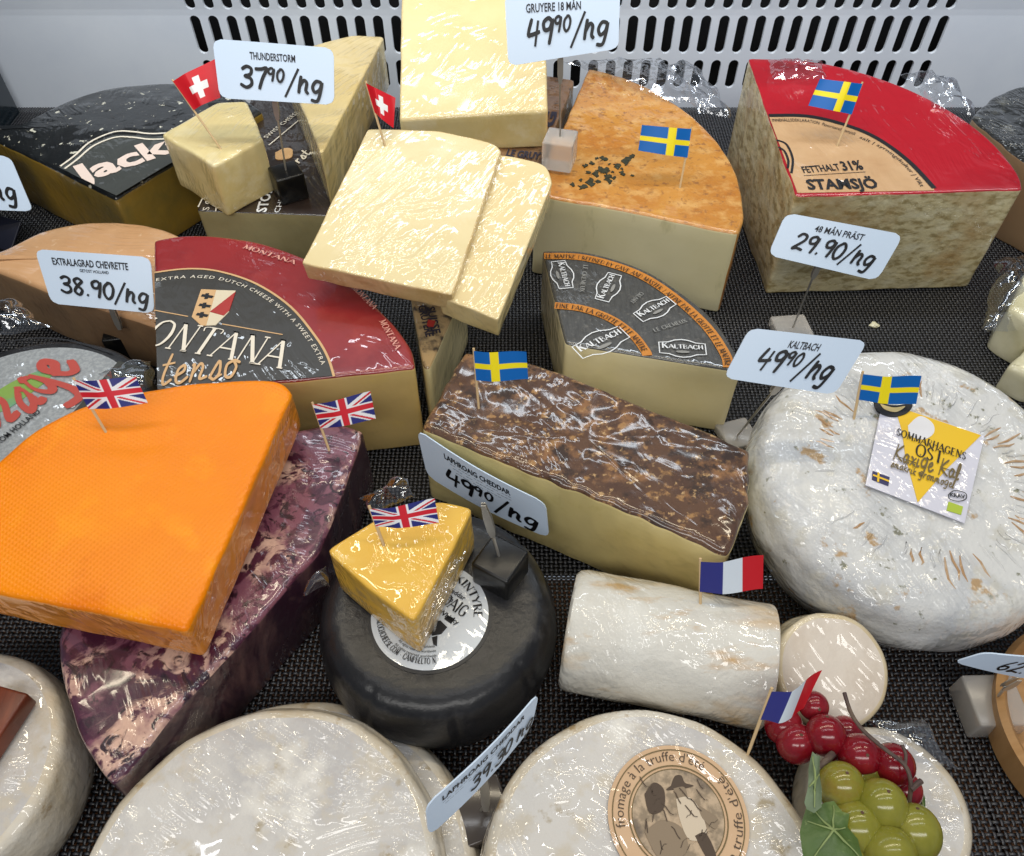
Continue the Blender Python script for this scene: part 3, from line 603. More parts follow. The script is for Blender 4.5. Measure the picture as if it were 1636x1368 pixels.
# small printed wedge under the slabs
RINDP = mat('printed_rind', 'b59a70', layers=[('noise', 60, .5, .62, '4a4036'), ('noise', 26, .52, .68, '8a6a44')], rough=.5, film=.8)
sw = cheese('thin_cheese_wedge', [('cut', [(655, 470), (676, 588), (686, 590), (745, 455), (655, 470)])], .06, 'narrow wedge with printed rind pointing forward under the two slabs', 'cheese', (RINDP, PALE, RINDP), rt=.002)
lettering('lettering', 'GRUYERE', [(668, 490), (681, 540)], .06, .006, mat('navy_print', '2a2838'), sw, wt=.4)
lettering('lettering', 'SUISSE', [(682, 492), (692, 535)], .06, .006, mat('navy_print', '2a2838'), sw, wt=.4)
decal('print_mark', [(684, 512), (696, 514), (692, 524), (682, 522)], .06, .0009, mat('crest_red', 'a8322c'), sw, curve=False)
# ring labelled quarter
KZ = .066
SLATE = mat('slate_label', '4d4c49', layers=[('noise', 60, .4, .7, '3b3a38', (8, 1, 1), .5), ('noise', 200, .55, .7, '65625c')], rough=.4, film=.25)
KCUT = mat('straw_paste', 'f0e4bc', layers=[('noise', 9, .35, .7, 'e4d4a0'), ('noise', 30, .6, .8, 'e8dcac')], **PASTE, film=.35)
kal = cheese('ring_labelled_quarter', [('cut', [(866, 400), (903, 549), (1040, 571), (1186, 594)]), ('rind', [(1186, 594), (1174, 560), (1140, 510), (1085, 464), (1022, 427), (937, 402), (866, 400)])], KZ, 'cheese quarter with dark grey label and orange rings of lettering', 'cheese', (SLATE, KCUT, mat('grey_brown_rind', '5c5040', rough=.5, film=.4)), rt=.0025, amp=.0003, topamp=.0001)
ORG_P = mat('orange_print', 'c9822f', layers=[('noise', 80, .4, .7, 'bb7426')], rough=.45)
r1 = [(869, 410), (935, 413), (1015, 437), (1075, 474), (1128, 522), (1158, 566), (1164, 588)]
r2 = [(886, 489), (930, 494), (975, 510), (1010, 535), (1030, 560), (1034, 569)]
stroke_on('ring', [r1], KZ, .0078, ORG_P, kal, off=.0006); stroke_on('ring', [r2], KZ, .0072, ORG_P, kal, off=.0006)
DKI = mat('dark_brown_ink', '3a2818', rough=.5)
def shift(p, dx, dy): return [(a+dx, b+dy) for a, b in p]
lettering('lettering', 'LE MAITRE | REFINED BY CAVE AND MASTER | AFFINE PAR LA GROTTE ET LE MAITRE', [(872, 414), (934, 417), (1012, 441), (1071, 478), (1124, 526), (1153, 569), (1158, 586)], KZ, .0042, DKI, kal, font='serif', wt=.2, off=.0011)
lettering('lettering', 'FINE PAR LA GROTTE ET LE MAITRE', [(888, 493), (928, 498), (972, 514), (1006, 538), (1026, 564)], KZ, .0042, DKI, kal, font='serif', wt=.2, off=.0011)
def badge(c, ang, s=1.0):
    """outlined badge with a name across it, turned by ang on the label"""
    c = hit(c[0], c[1], KZ); ca, sa = math.cos(ang), math.sin(ang); X, Y = V((ca, sa, 0)), V((-sa, ca, 0))
    path = [(-1, -.33), (-.6, -.36), (-.3, -.5), (0, -.55), (.3, -.5), (.6, -.36), (1, -.33), (1, .33), (.6, .36), (.3, .5), (0, .55), (-.3, .5), (-.6, .36), (-1, .33), (-1, -.33)]
    pts = [c+(X*a+Y*b)*.0165*s for a, b in path]; vs, fs = [], []
    for i, p in enumerate(pts):
        q = pts[(i+1) % len(pts)] if i < len(pts)-1 else pts[1]; o_ = pts[i-1] if i else pts[-2]
        d = (q-o_).normalized(); nn = V((-d.y, d.x, 0))*.00045
        vs += [p+nn+V((0, 0, .0009)), p-nn+V((0, 0, .0009))]
    for i in range(len(pts)-1): fs.append([2*i, 2*i+1, 2*i+3, 2*i+2])
    mesh('badge', vs, fs, WHITEINK, kal, smooth=False)
    lettering('lettering', 'Kaltbach', None, KZ, .0052*s, WHITEINK, kal, font='serif', wt=.22, off=.001, pts=[c+X*(-.0145*s)-Y*.0005, c+X*.0145*s-Y*.0005])
    mesh('badge_mark', [c+(X*math.cos(t)*.005+Y*(math.sin(t)*.0013-.0035))*s+V((0, 0, .0009)) for t in [k*math.pi/6 for k in range(12)]], [list(range(12))], mat('grey_ink', '8d8c88'), kal, smooth=False)
badge((898, 440), -1.42); badge((972, 460), -1.95+math.pi); badge((1046, 495), .62); badge((1090, 558), -.06)
badge((960, 548), .55, 1.25)
for t, a in (('LE CREMEUX', [(932, 425), (926, 468)]), ('CREAMY', [(1023, 468), (1006, 484)]), ('LE CREMEUX', [(1046, 532), (1098, 516)])): lettering('lettering', t, a, KZ, .0034, mat('grey_ink', '8d8c88'), kal, font='serif', wt=.2, off=.001)
# brown crusted block
BZ = .078
CRUST = mat('brown_crust', '523626', layers=[('noise', 30, .42, .56, '5f412c'), ('noise', 44, .54, .64, '8e643e'), ('noise', 130, .57, .66, 'a67c4c'), ('noise', 70, .52, .62, '3a261a'), ('noise', 200, .6, .68, 'c09c6c')], rough=.7, bump=[(110, .0022), (320, .0008)], film=.3, fscale=1.0, frot=.25, crough=.11)
BCUT = mat('dim_olive_paste', 'e6d596', layers=[('noise', 8, .35, .7, 'd2bd7a'), ('noise', 60, .6, .8, 'd2c07a')], **PASTE, film=.4)
bb = cheese('crusted_cheese_block', [('cut', [(671, 682), (767, 721), (852, 755), (1009, 818), (1164, 888), (1199, 800), (1198, 718)]), ('cut', [(1198, 718), (1149, 694), (1064, 660), (958, 617), (852, 577), (742, 560), (671, 682)])], BZ, 'long cheese block with crusty dark brown top, flag at one end', 'cheese', (CRUST, BCUT, CRUST), rt=.005, amp=.0012, freq=90)
# orange wedge on the purple one
pz = .062
PUR = mat('purple_marbled', '7c4a5a', layers=[('noise', 20, .46, .56, 'd6b09c'), ('swirl', 22, .51, .57, '42182e'), ('swirl', 48, .53, .59, '4e2036'), ('swirl', 80, .55, .62, '280c1e')], rough=.35, bump=[(50, .001)], film=.8, fscale=.9, crough=.12)
PURS = mat('purple_side', '3a2230', layers=[('swirl', 16, .5, .66, '7a5a58', (1, 1, .4)), ('noise', 20, .5, .8, '24121c')], rough=.35, film=.5)
pu = cheese('purple_marbled_wedge', [('cut', [(179, 1260), (358, 1051), (511, 882), (582, 686)]), ('rind', [(582, 686), (540, 678), (480, 684), (300, 740), (150, 860), (96, 990), (98, 1080), (127, 1175), (179, 1260)])], pz, 'purple marbled cheese wedge lying beneath the orange wedge', 'cheese', (PUR, PURS, PURS), rt=.004, amp=.0012, freq=50)
opl = tilt(300, 1008, .100, 3, -2)
ORA = mat('orange_waxed_paste', 'f68c00', layers=[('noise', 9, .4, .65, 'ee8000'), ('noise', 40, .55, .75, 'fa9804'), ('noise', 15, .58, .72, 'e27200')], rough=.34, sss=.1)
def waffle(m):
    """fine cloth grid pressed into the skin"""
    N, L = m.node_tree.nodes, m.node_tree.links; bs = N['Principled BSDF']
    tc = N.new('ShaderNodeTexCoord'); mp = N.new('ShaderNodeMapping'); mp.inputs['Rotation'].default_value = (0, 0, .5); L.new(tc.outputs['Object'], mp.inputs[0])
    hs = []
    for ax in ('X', 'Y'):
        w = N.new('ShaderNodeTexWave'); w.bands_direction = ax; w.inputs['Scale'].default_value = 130; w.inputs['Distortion'].default_value = 1.0; w.inputs['Detail'].default_value = 1; w.inputs['Detail Scale'].default_value = .3
        L.new(mp.outputs[0], w.inputs['Vector']); hs.append(w.outputs['Fac'])
    mu = N.new('ShaderNodeMath'); mu.operation = 'MULTIPLY'; L.new(hs[0], mu.inputs[0]); L.new(hs[1], mu.inputs[1])
    b = N.new('ShaderNodeBump'); b.inputs['Distance'].default_value = .00014; b.inputs['Strength'].default_value = 1; L.new(mu.outputs[0], b.inputs['Height']); L.new(b.outputs[0], bs.inputs['Normal'])
    bs.inputs['Coat Weight'].default_value = .12; bs.inputs['Specular IOR Level'].default_value = .3; bs.inputs['Coat Roughness'].default_value = .16; L.new(b.outputs[0], bs.inputs['Coat Normal'])
waffle(ORA)
ORS = mat('orange_side', 'f0950c', layers=[('noise', 20, .4, .7, 'e08206')], **PASTE, film=.9, fscale=1.3, frot=.3)
orw = cheese('orange_cheese_wedge', [('cut', [(-130, 920), (0, 949), (150, 978), (298, 1010), (385, 815), (467, 627)]), ('rind', [(467, 627), (448, 609), (400, 605), (300, 612), (200, 629), (120, 652), (50, 690), (0, 733), (-130, 850), (-130, 920)])], opl, 'bright orange cheese wedge with cloth textured skin and flag', 'cheese', (ORA, ORS, ORA), thick=.034, up=opl[1], rt=.0035, amp=.0004)
# black waxed wheel with round label
WZ = .062
wc = hit(696, 962, WZ)
bw = thing('black_waxed_wheel', (wc.x, wc.y, 0), 'small black waxed wheel with round white label under a yellow wedge', 'cheese')
def crease_wheel():
    o = solid('body', circle(wc, .066), ['rind']*96, (BWAX, BWAX, BWAX), bw, rt=.013, rbt=.018, bulge=.003, smooth=0, step=.0022, amp=.0006, topamp=.0001, lv=9)
    for v in o.data.vertices:                                        # radial folds of the wax
        a = math.atan2(v.co.y, v.co.x); r = math.hypot(v.co.x, v.co.y)
        if r > .038: v.co.xy *= 1 - .025*min(1, (r-.038)/.01)*(abs(math.sin(a*4.5+.6*noise.noise(V((a*2, 0, 3)))))**.5 < .35)*.6
crease_wheel()
WLAB = mat('white_label', 'ccd2d8', rough=.35, film=.15)
lr = .0325
wheel_c = wc; wc = hit(687, 982, WZ)
decal('label', None, WZ, .0006, WLAB, bw, pts=circle(wc, lr))
decal('label_rim', None, WZ, .0003, mat('label_rim', '2a2a2c', rough=.4), bw, pts=circle(wc, lr+.002))
def arc_pts(c, r, a0, a1, n=16): return [c+V((r*math.cos(math.radians(a0+(a1-a0)*k/n)), r*math.sin(math.radians(a0+(a1-a0)*k/n)), 0)) for k in range(n+1)]
lettering('lettering', 'MULL OF KINTYRE', None, WZ, .0045, INK, bw, font='serif', wt=.2, off=.001, pts=arc_pts(wc, .0245, 130, -5))
lettering('lettering', 'INVERLOCHCHEESE.COM - CAMPBELTOWN', None, WZ, .0032, INK, bw, font='serif', wt=.22, off=.001, pts=arc_pts(wc, .0292, 175, 280))
def on(c, a, b): return V((c.x+a, c.y+b, WZ))
def slant(dx, dy, ln): return [on(wc, dx, dy), on(wc, dx+ln*.82, dy-ln*.57)]
for t, dx, dy, ln, cp, wt, f in (('Cheddar', .007, .016, .014, .003, .3, 'sans'), ('with', .006, .011, .007, .003, .3, 'sans'), ('LAPHROAIG', -.012, .019, .037, .0068, .2, 'serif'), ('Scotch Whisky', -.006, .008, .026, .003, .35, 'sans')):
    lettering('lettering', t, None, WZ, cp, INK, bw, font=f, wt=wt, off=.001, pts=slant(dx, dy, ln))
for k in range(3): lettering('lettering', 'All rights reserved worldwide', None, WZ, .0016, INK, bw, off=.001, pts=arc_pts(wc, .0255-.0027*k, 225, 282))
for q in ([(.000, -.006), (.006, -.004), (.010, -.008), (.007, -.012), (.002, -.013)], [(.002, -.014), (.005, -.013), (.005, -.019), (.003, -.018)], [(.008, -.003), (.012, -.006), (.014, -.003), (.010, -.001)], [(-.006, -.010), (-.001, -.008), (.001, -.014), (-.003, -.016)]):
    decal('emblem', None, WZ, .001, INK, bw, pts=[on(wc, a, b) for a, b in q])
wpl = WZ+.001
z21 = stand((663, 992), (667, 1046), wpl)
YEL = mat('yellow_paste', 'e9bb48', layers=[('noise', 12, .4, .7, 'dfa832'), ('noise', 30, .58, .75, 'f0cd72')], **PASTE, film=1.0, fscale=1.3, frot=.2, bump=[(40, .0008)])
ye = cheese('yellow_cheese_wedge', [('cut', [(521, 878), (590, 940), (663, 993), (757, 812), (700, 800), (610, 822), (521, 878)])], z21, 'yellow cheese wedge in film sitting on the black wheel', 'cheese', (YEL, YEL, YEL), zb=wpl, rt=.002, amp=.0008, freq=50)
# white moulded wheel
SPL = tilt(1472, 752, .083, 9)
sc_ = SPL[0]; SY = V((0, math.cos(math.radians(9)), math.sin(math.radians(9))))
def around(a, r, h=0.0): return sc_ + V((1, 0, 0))*math.cos(a)*r + SY*math.sin(a)*r + SPL[1]*h
WHT = mat('white_mould', 'd2d2d0', layers=[('noise', 22, .45, .62, 'bcbec0'), ('noise', 60, .54, .64, 'c6c4bc'), ('noise', 44, .61, .66, 'b0926a'), ('noise', 95, .63, .68, '7e7e6c'), ('noise', 14, .56, .7, 'e2e0d8')], rough=.5, bump=[(45, .0022), (140, .001)], film=1.6, fscale=1.1, crough=.07)
so = thing('white_moulded_wheel', (sc_.x, sc_.y, 0), 'large round white moulded cheese wheel with yellow and white square label', 'cheese')
solid('body', [around(2*math.pi*k/96, .096) for k in range(96)], ['rind']*96, (WHT, WHT, WHT), so, thick=.072, up=SPL[1], rt=.015, rbt=.026, bulge=.003, smooth=0, step=.003, lv=9, amp=.0012, freq=55, topamp=.0006)
SL = (SPL[0]+SPL[1]*.0015, SPL[1])
lb = decal('label', [(1409, 643), (1572, 697), (1540, 837), (1382, 776)], SL, .0008, mat('soft_white_label', 'cfcfdc', layers=[('noise', 16, .5, .7, 'dcdce6')], rough=.35, film=.4), so, curve=False)
YP = mat('yellow_print', 'e3b91c', rough=.4)
decal('label_print', [(1428, 650), (1566, 697), (1512, 750), (1465, 804), (1445, 730), (1440, 690)], SL, .0012, YP, so, curve=False)
decal('label_print', [(1449, 682), (1468, 667), (1488, 678), (1490, 694), (1474, 704), (1453, 698)], SL, .0015, mat('soft_white_print', 'dcdce0'), so)
lettering('lettering', 'SOMMARHAGENS', [(1430, 697), (1540, 737)], SL, .0052, INK, so, font='serif', wt=.2, off=.0017)
lettering('lettering', 'OST', [(1460, 729), (1503, 744)], SL, .0088, INK, so, font='serif', wt=.17, off=.0017)
BRI = mat('brown_ink', '6a5a34', rough=.5)
lettering('lettering', 'Kaxige Kal', [(1424, 736), (1528, 770)], SL, .012, BRI, so, font='hand', wt=.13, off=.0017)
lettering('lettering', 'smakrik gronmogel', [(1421, 748), (1521, 783)], SL, .0062, BRI, so, font='hand', wt=.14, off=.0017)
for q in ([(1430, 731), (1462, 742)], [(1500, 748), (1534, 760)]): stroke_on('rule', [q], SL, .0005, INK, so, off=.0017)
decal('label_print', [(1393, 754), (1420, 764), (1418, 778), (1392, 768)], SL, .0013, mat('indigo_print', '30305c'), so, curve=False)
stroke_on('label_print', [[(1393, 761), (1419, 771)], [(1402, 757), (1401, 772)]], SL, .0012, YP, so, off=.0017)
stroke_on('label_print', [[(1513, 793), (1523, 786), (1540, 790), (1541, 799), (1530, 803), (1516, 800), (1513, 793)]], SL, .0005, INK, so, off=.0017)
lettering('lettering', 'KRAV', [(1516, 795), (1540, 799)], SL, .0026, INK, so, wt=.4, off=.0017)
decal('label_print', [(1514, 803), (1537, 811), (1534, 824), (1511, 817)], SL, .0013, mat('leaf_green_print', 'a8bc3c'), so, curve=False)
decal('seal', [(1394, 642), (1425, 650), (1455, 648), (1448, 662), (1425, 668), (1402, 660)], SL, .0018, INK, so)
decal('seal_mark', [(1404, 648), (1425, 654), (1444, 652), (1430, 661), (1412, 657)], SL, .0021, mat('gold_print', 'd0bb84'), so)
random.seed(11)
TANR = mat('tan_ridge', 'b08a60', layers=[('noise', 120, .45, .7, 'cbb59a')], rough=.6, film=.5)
ring_vs = 0
for k in range(90):                                                  # ribs pressed into the top by the mould
    a = math.radians(-150+k*3.7+random.uniform(-1, 1)); r0 = random.uniform(.050, .056); ln = random.uniform(.008, .020)
    if random.random() < .15: continue
    p = [around(a+.02*random.uniform(-1, 1), r0+ln*t, .0002-.0004*t) for t in (0, .35, .7, 1)]
    tube('rib', p, [.0003, .0008, .0008, .0003], TANR if random.random() < .45 else WHT, so, 6)
# goat log
GL = mat('log_rind', 'd6d3ca', layers=[('noise', 18, .48, .60, 'cfb184', (.35, 1, 1)), ('noise', 50, .60, .70, 'c4a274', (.3, 1, 1)), ('noise', 30, .5, .62, 'dcdad2')], rough=.45, bump=[(50, .0018), (160, .0007)], film=1.5, fscale=1.2, frot=.2)
LFACE = mat('log_face', 'd9d8cc', layers=[('noise', 40, .4, .7, 'c6c8c0', (1, 1, .1))], rough=.4, film=.7)
def log():
    r = .0350; a, b = hit(908, 998, r+.004), hit(1226, 1060, r+.004); a.z = b.z = r
    root = thing('goat_cheese_log', ((a.x+b.x)/2, (a.y+b.y)/2, 0), 'thick white goat cheese log in film with a flag', 'cheese')
    d = (b-a).normalized(); s = V((-d.y, d.x, 0)); u = V((0, 0, 1)); ln = (b-a).length; n = 64
    prof = [(0, .0), (0, .6), (0, .9), (.002, .97), (.006, 1)]+[(.006+(ln-.008)*k/12, 1) for k in range(1, 13)]+[(ln-.0006, .985), (ln, .95), (ln, .5), (ln, 0)]
    vs, fs, mi = [], [], []
    for x, rr in prof:
        for k in range(n):
            t = 2*math.pi*k/n; p = a+d*x+(s*math.cos(t)+u*math.sin(t))*r*max(rr, .002); vs.append(p+noise.noise_vector(p*45)*(.0012 if 0 < x < ln-.004 else .0004))
    for j in range(len(prof)-1):
        for k in range(n): fs.append([j*n+k, j*n+(k+1) % n, (j+1)*n+(k+1) % n, (j+1)*n+k]); mi.append(1 if prof[j][0] > ln-.0008 else 0)
    mesh('body', vs, fs, [GL, LFACE], root, mi); return root, a, b
logo, la, lb_ = log()
def disc_piece(name, c, r, n, th, label, mats, sx=1.0):
    """round slice with its cut face turned towards n"""
    n = n.normalized(); x = V((1, 0, 0)); y = n.cross(x).normalized(); x = y.cross(n)
    root = thing(name, (c.x, c.y, 0), label, 'cheese')
    P = [c+(x*math.cos(t)*sx+y*math.sin(t))*r for t in [2*math.pi*k/80 for k in range(80)]]
    solid('body', P, ['rind']*80, mats, root, thick=th, up=n, rt=.003, rbt=.004, smooth=0, step=.004, amp=.0009, freq=60, rindbev=True); return root
PINKW = mat('goat_face', 'ddd2c4', layers=[('noise', 30, .4, .6, 'cbbdac', (1, .5, 1)), ('noise', 14, .6, .75, 'e8e2d8')], rough=.45, film=.6, sss=.2, bump=[(60, .001)])
TANRIM = mat('goat_rind', 'cbb892', layers=[('noise', 40, .4, .7, 'dcd2ba')], rough=.45, film=.8)
disc_piece('goat_cheese_round', hit(1331, 1072, .048), .0315, V((.05, -.42, 1)), .024, 'cut goat cheese round leaning between the log and the moulded wheel', (PINKW, TANRIM, TANRIM))
# soft white wheels in front
BRIE = mat('brie_rind', 'd0ccc6', layers=[('noise', 18, .45, .6, 'bdbab8'), ('noise', 70, .5, .66, 'c9c0b0'), ('noise', 60, .62, .70, 'a89a80'), ('noise', 24, .56, .68, 'dedad2')], rough=.55, bump=[(45, .0018), (160, .0007)], film=2.3, fscale=.75, frot=1.1, crough=.035)
BRIES = mat('brie_side', 'c9bca4', layers=[('noise', 30, .4, .65, 'd8d2c6'), ('noise', 80, .6, .7, 'a88f68')], rough=.5, film=.9, bump=[(50, .002)])
def wheel(name, cpx, z, r, label, zb=0.0, tl=None, mats=None, rt=.006, **k):
    c = hit(cpx[0], cpx[1], z); root = thing(name, (c.x, c.y, zb), label, 'cheese')
    solid('body', circle(c, r), ['rind']*96, mats or (BRIE, BRIES, BRIES), root, zb=zb, rt=rt, rbt=.008, bulge=.0025, smooth=0, step=.0035, amp=.0010, freq=45, topamp=.0006, rindbev=True, **k); return root, c
b1, b1c = wheel('white_cheese_wheel', (410, 1420), .052, .085, 'large glossy white wheel in stretched film on top of another wheel', zb=.03)
b1b, _ = wheel('white_cheese_wheel', (446, 1432), .029, .0965, 'white wheel underneath the large glossy film wrapped wheel')
b2, b2c = wheel('white_cheese_wheel', (-120, 1230), .05, .065, 'white film wrapped wheel beside the purple wedge and the wooden bar')
b3, b3c = wheel('white_cheese_wheel', (1044, 1400), .055, .079, 'white wheel with a round tan picture label and flag')
b4, b4c = wheel('small_white_cheese', (1422, 1286), .034, .0415, 'small white cheese wheel under the grapes')
TL_ = .0562
tc_ = hit(1083, 1306, TL_)
tl = .0335
decal('label', None, TL_, .0006, mat('peach_paper', 'd3b08a', layers=[('noise', 30, .4, .7, 'c8a47e')], rough=.45, film=.3), b3, pts=circle(tc_, tl))
for rr, wd in ((tl*.94, .0005), (tl*.71, .0006), (tl*.66, .0004)):
    n_ = 64; vs = []
    for k in range(n_):
        t = 2*math.pi*k/n_
        for q in (rr, rr-wd): vs.append(tc_+V((math.cos(t)*q, math.sin(t)*q, .001)))
    mesh('label_ring', vs, [[2*k, 2*((k+1) % n_), 2*((k+1) % n_)+1, 2*k+1] for k in range(n_)], BRI, b3, smooth=False)
lettering('lettering', "fromage à la truffe d'été", None, TL_, .0048, mat('sepia_ink', '4a3a2c'), b3, off=.001, wt=.1, pts=arc_pts(tc_, tl*.77, 190, 55, 24))
lettering('lettering', "de la truffe d'été", None, TL_, .0045, mat('sepia_ink', '4a3a2c'), b3, off=.001, wt=.1, pts=arc_pts(tc_, tl*.91, -62, 38, 20))
decal('picture_ground', None, TL_, .0008, mat('sepia_paper', 'bda68a', layers=[('noise', 150, .45, .62, '8d7c66'), ('noise', 60, .55, .7, '6a5d50')], rough=.5), b3, pts=circle(tc_, tl*.655))
def pic(pts, m, k): decal('picture', None, TL_, .0011+.00005*k, m, b3, pts=[tc_+V((a, b, 0))*tl for a, b in spline(list(pts)+[pts[0]], 5)[:-1]])
SEP, SEP2 = mat('sepia_ink', '4a3a2c'), mat('sepia_mid', '8a7862')
pic([(-.05, .42), (.02, .55), (.12, .56), (.16, .46), (.28, .42), (.12, .38), (-.12, .36)], SEP, 0)
pic([(-.02, .38), (.14, .4), (.16, .24), (.04, .22)], SEP2, 1)
pic([(.0, .24), (.2, .26), (.34, .05), (.36, -.25), (.12, -.3), (.02, -.05)], mat('pale_coat', 'cdbda6'), 2)
pic([(.3, .16), (.55, -.02), (.5, -.16), (.34, -.02)], SEP2, 3)
pic([(.2, -.25), (.36, -.22), (.46, -.52), (.34, -.55)], SEP, 4)
pic([(-.5, -.2), (-.25, -.05), (.02, -.14), (.08, -.4), (-.1, -.55), (-.35, -.52)], SEP2, 5)
pic([(-.45, .3), (-.3, .46), (-.16, .36), (-.2, .1), (-.4, .05)], SEP, 6)

random.seed(21)
for k in range(26):                                                  # engraved hatching
    a, b = random.uniform(-.5, .45), random.uniform(-.5, .45)
    if a*a+b*b > .33: continue
    q = [tc_+V((a+t*.16*math.cos(k), b+t*.13+.03*math.sin(t*5+k), 0))*tl+V((0, 0, .0016)) for t in (0, .33, .66, 1)]
    vs = [v for p_ in q for v in (p_, p_+V((.0005, .0002, 0)))]
    mesh('hatching', vs, [[2*i, 2*i+1, 2*i+3, 2*i+2] for i in range(3)], SEP, b3, smooth=False)
# ---------------------------------------------------------------- flags on toothpicks
def swede(u, v): return (.95, .78, .01) if .3 < u < .46 or .41 < v < .6 else (.0, .13, .48)
def swiss(u, v):
    x, y = (u-.5)*1.35, v-.5
    return (.92, .92, .92) if (abs(x) < .1 and abs(y) < .31) or (abs(y) < .1 and abs(x) < .31) else (.66, .01, .02)
def french(u, v): return (.03, .035, .22) if u < .335 else (.72, .80, .88) if u < .665 else (.6, .015, .025)
def union(u, v):
    x, y = (u-.5)*1.6, v-.5; W, R, B = (.82, .84, .88), (.62, .015, .03), (.02, .025, .19)
    if abs(x) < .085 or abs(y) < .085: return R
    if abs(x) < .15 or abs(y) < .15: return W
    s = x*y > 0; d = (y*1.6-x if s else y*1.6+x)/1.887
    if abs(d) < .105:
        r = d*(1 if x < 0 else -1)
        return R if 0.0 < (r if s else r) < .065 else W
    return B
def flag(kind, base, corners, pole_right, elev, label, fold=.0025, ph=0.0, z=None, pl=None, group=None):
    """corners TL TR BR BL in pixels; the pole stands in the cheese at base"""
    p0 = hit(base[0], base[1], pl if pl is not None else z)
    e = math.radians(elev); plane = (p0, V((0, -math.cos(e), math.sin(e))))
    c = [hit(a, b, plane) for a, b in corners]
    root = thing('paper_flag', p0, label, 'flag', group)
    pt, pb = (c[1], c[2]) if pole_right else (c[0], c[3])
    ax = (pt-p0).normalized()
    tube('toothpick', [p0-ax*.008, p0, p0.lerp(pt, .5), pt+ax*.0015], [.0003, .0008, .0009, .0008], WOOD, root)
    nu, nv = 96, 60; vs, fs, cl = [], [], []
    n = plane[1]
    for j in range(nv+1):
        for i in range(nu+1):
            u, v = i/nu, j/nv; p = c[3].lerp(c[2], u).lerp(c[0].lerp(c[1], u), v); d = (1-u) if pole_right else u
            vs.append(p + n*(.0011+fold*math.sin(d*4.2+ph+v*.6)*min(1, d*3))); cl.append(kind(u if not (pole_right and kind is swede) else 1-u, v))
    for j in range(nv):
        for i in range(nu): a = j*(nu+1)+i; fs.append([a, a+1, a+nu+2, a+nu+1])
    o = mesh('flag_sheet', vs, fs, PAPER, root, ang=180)
    at = o.data.color_attributes.new('print', 'FLOAT_COLOR', 'POINT')
    at.data.foreach_set('color', [x for q in cl for x in (*q, 1)])
flag(swiss, (352, 237), [(277, 130), (342, 94), (351, 156), (310, 176)], False, 30, 'red flag with white cross in the small pale chunk', z=z6, fold=.003)
flag(swiss, (615, 233), [(585, 133), (631, 156), (628, 205), (599, 180)], False, 30, 'small curled red flag with white cross in the cream slab', pl=spA, fold=.004)
flag(swede, (1086, 301), [(1026, 200), (1104, 206), (1098, 252), (1020, 241)], True, 25, 'blue and yellow flag in the orange rinded wedge', z=OZ)
flag(swede, (1337, 235), [(1311, 126), (1377, 134), (1360, 183), (1292, 169)], True, 25, 'blue and yellow flag in the red waxed quarter', pl=spl)
flag(swede, (765, 653), [(757, 560), (841, 563), (844, 607), (761, 607)], False, 25, 'blue and yellow flag in the crusty brown block', z=BZ, ph=.5)
flag(swede, (1364, 670), [(1378, 597), (1474, 602), (1465, 647), (1371, 638)], False, 25, 'blue and yellow flag in the white moulded wheel', pl=SPL)
flag(union, (169, 690), [(119, 607), (215, 603), (235, 645), (143, 653)], False, 30, 'red white and blue crossed flag in the orange wedge', pl=opl)
flag(union, (526, 720), [(500, 646), (591, 626), (600, 670), (513, 684)], False, 30, 'red white and blue crossed flag in the purple wedge', z=pz)
flag(union, (613, 871), [(591, 812), (694, 798), (701, 837), (601, 840)], False, 30, 'red white and blue crossed flag in the yellow wedge', z=z21)
lt = la.lerp(lb_, .66); flag(french, (1119, 979), [(1119, 896), (1221, 889), (1220, 943), (1117, 944)], False, 28, 'blue white and red striped flag in the goat log', z=.062, ph=.3)
flag(french, (1197, 1199), [(1232, 1103), (1317, 1077), (1287, 1137), (1214, 1148)], False, 28, 'blue white and red striped flag in the picture labelled wheel', z=.055, fold=.004)
# ---------------------------------------------------------------- price cards and their holders
def card(corners, at, normal, lines, label, bow=.001):
    """corners TL TR BR BL in pixels on the plane through at; lines: (text, u0, u1, v0, cap, font, weight, slope)"""
    pl = (at, normal.normalized()); c = [hit(a, b, pl) for a, b in corners]
    f, n = quad_map(c, bow); root = thing('price_card', (c[3]+c[2])/2, label, 'price card')
    nu = 16; r = .07; vs, fs = [], []
    asp = (c[1]-c[0]).length/max(1e-6, (c[0]-c[3]).length); ry = r*asp
    for i in range(nu+1):
        u = i/nu if 0 < i < nu else (0.0 if i == 0 else 1.0)
    us = [0, r*.12, r*.35, r]+[r+(1-2*r)*k/12 for k in range(1, 12)]+[1-r, 1-r*.35, 1-r*.12, 1]
    for u in us:
        d = max(0, r-u, u-(1-r))/r; e = ry*(1-math.sqrt(max(0, 1-d*d)))
        for h in (.0004, -.0004): vs += [f(u, e, h), f(u, 1-e, h)]
    for i in range(len(us)-1):
        a, b = 4*i, 4*(i+1)
        fs += [[a, b, b+1, a+1], [a+3, b+3, b+2, a+2], [a, a+2, b+2, b], [a+1, b+1, b+3, a+3]]
    fs += [[0, 1, 3, 2], [4*(len(us)-1)+k for k in (0, 2, 3, 1)]]
    mesh('card_sheet', vs, fs, CARD, root, ang=30)
    for t, u0, u1, v0, cp, fo, wt, sl in lines:
        quad_text('handwriting' if fo == 'hand' else 'lettering', t, f, u0, u1, v0, cp, MARK if fo == 'hand' else INK, root, fo, wt, slope=sl, off=.0007)
    return c
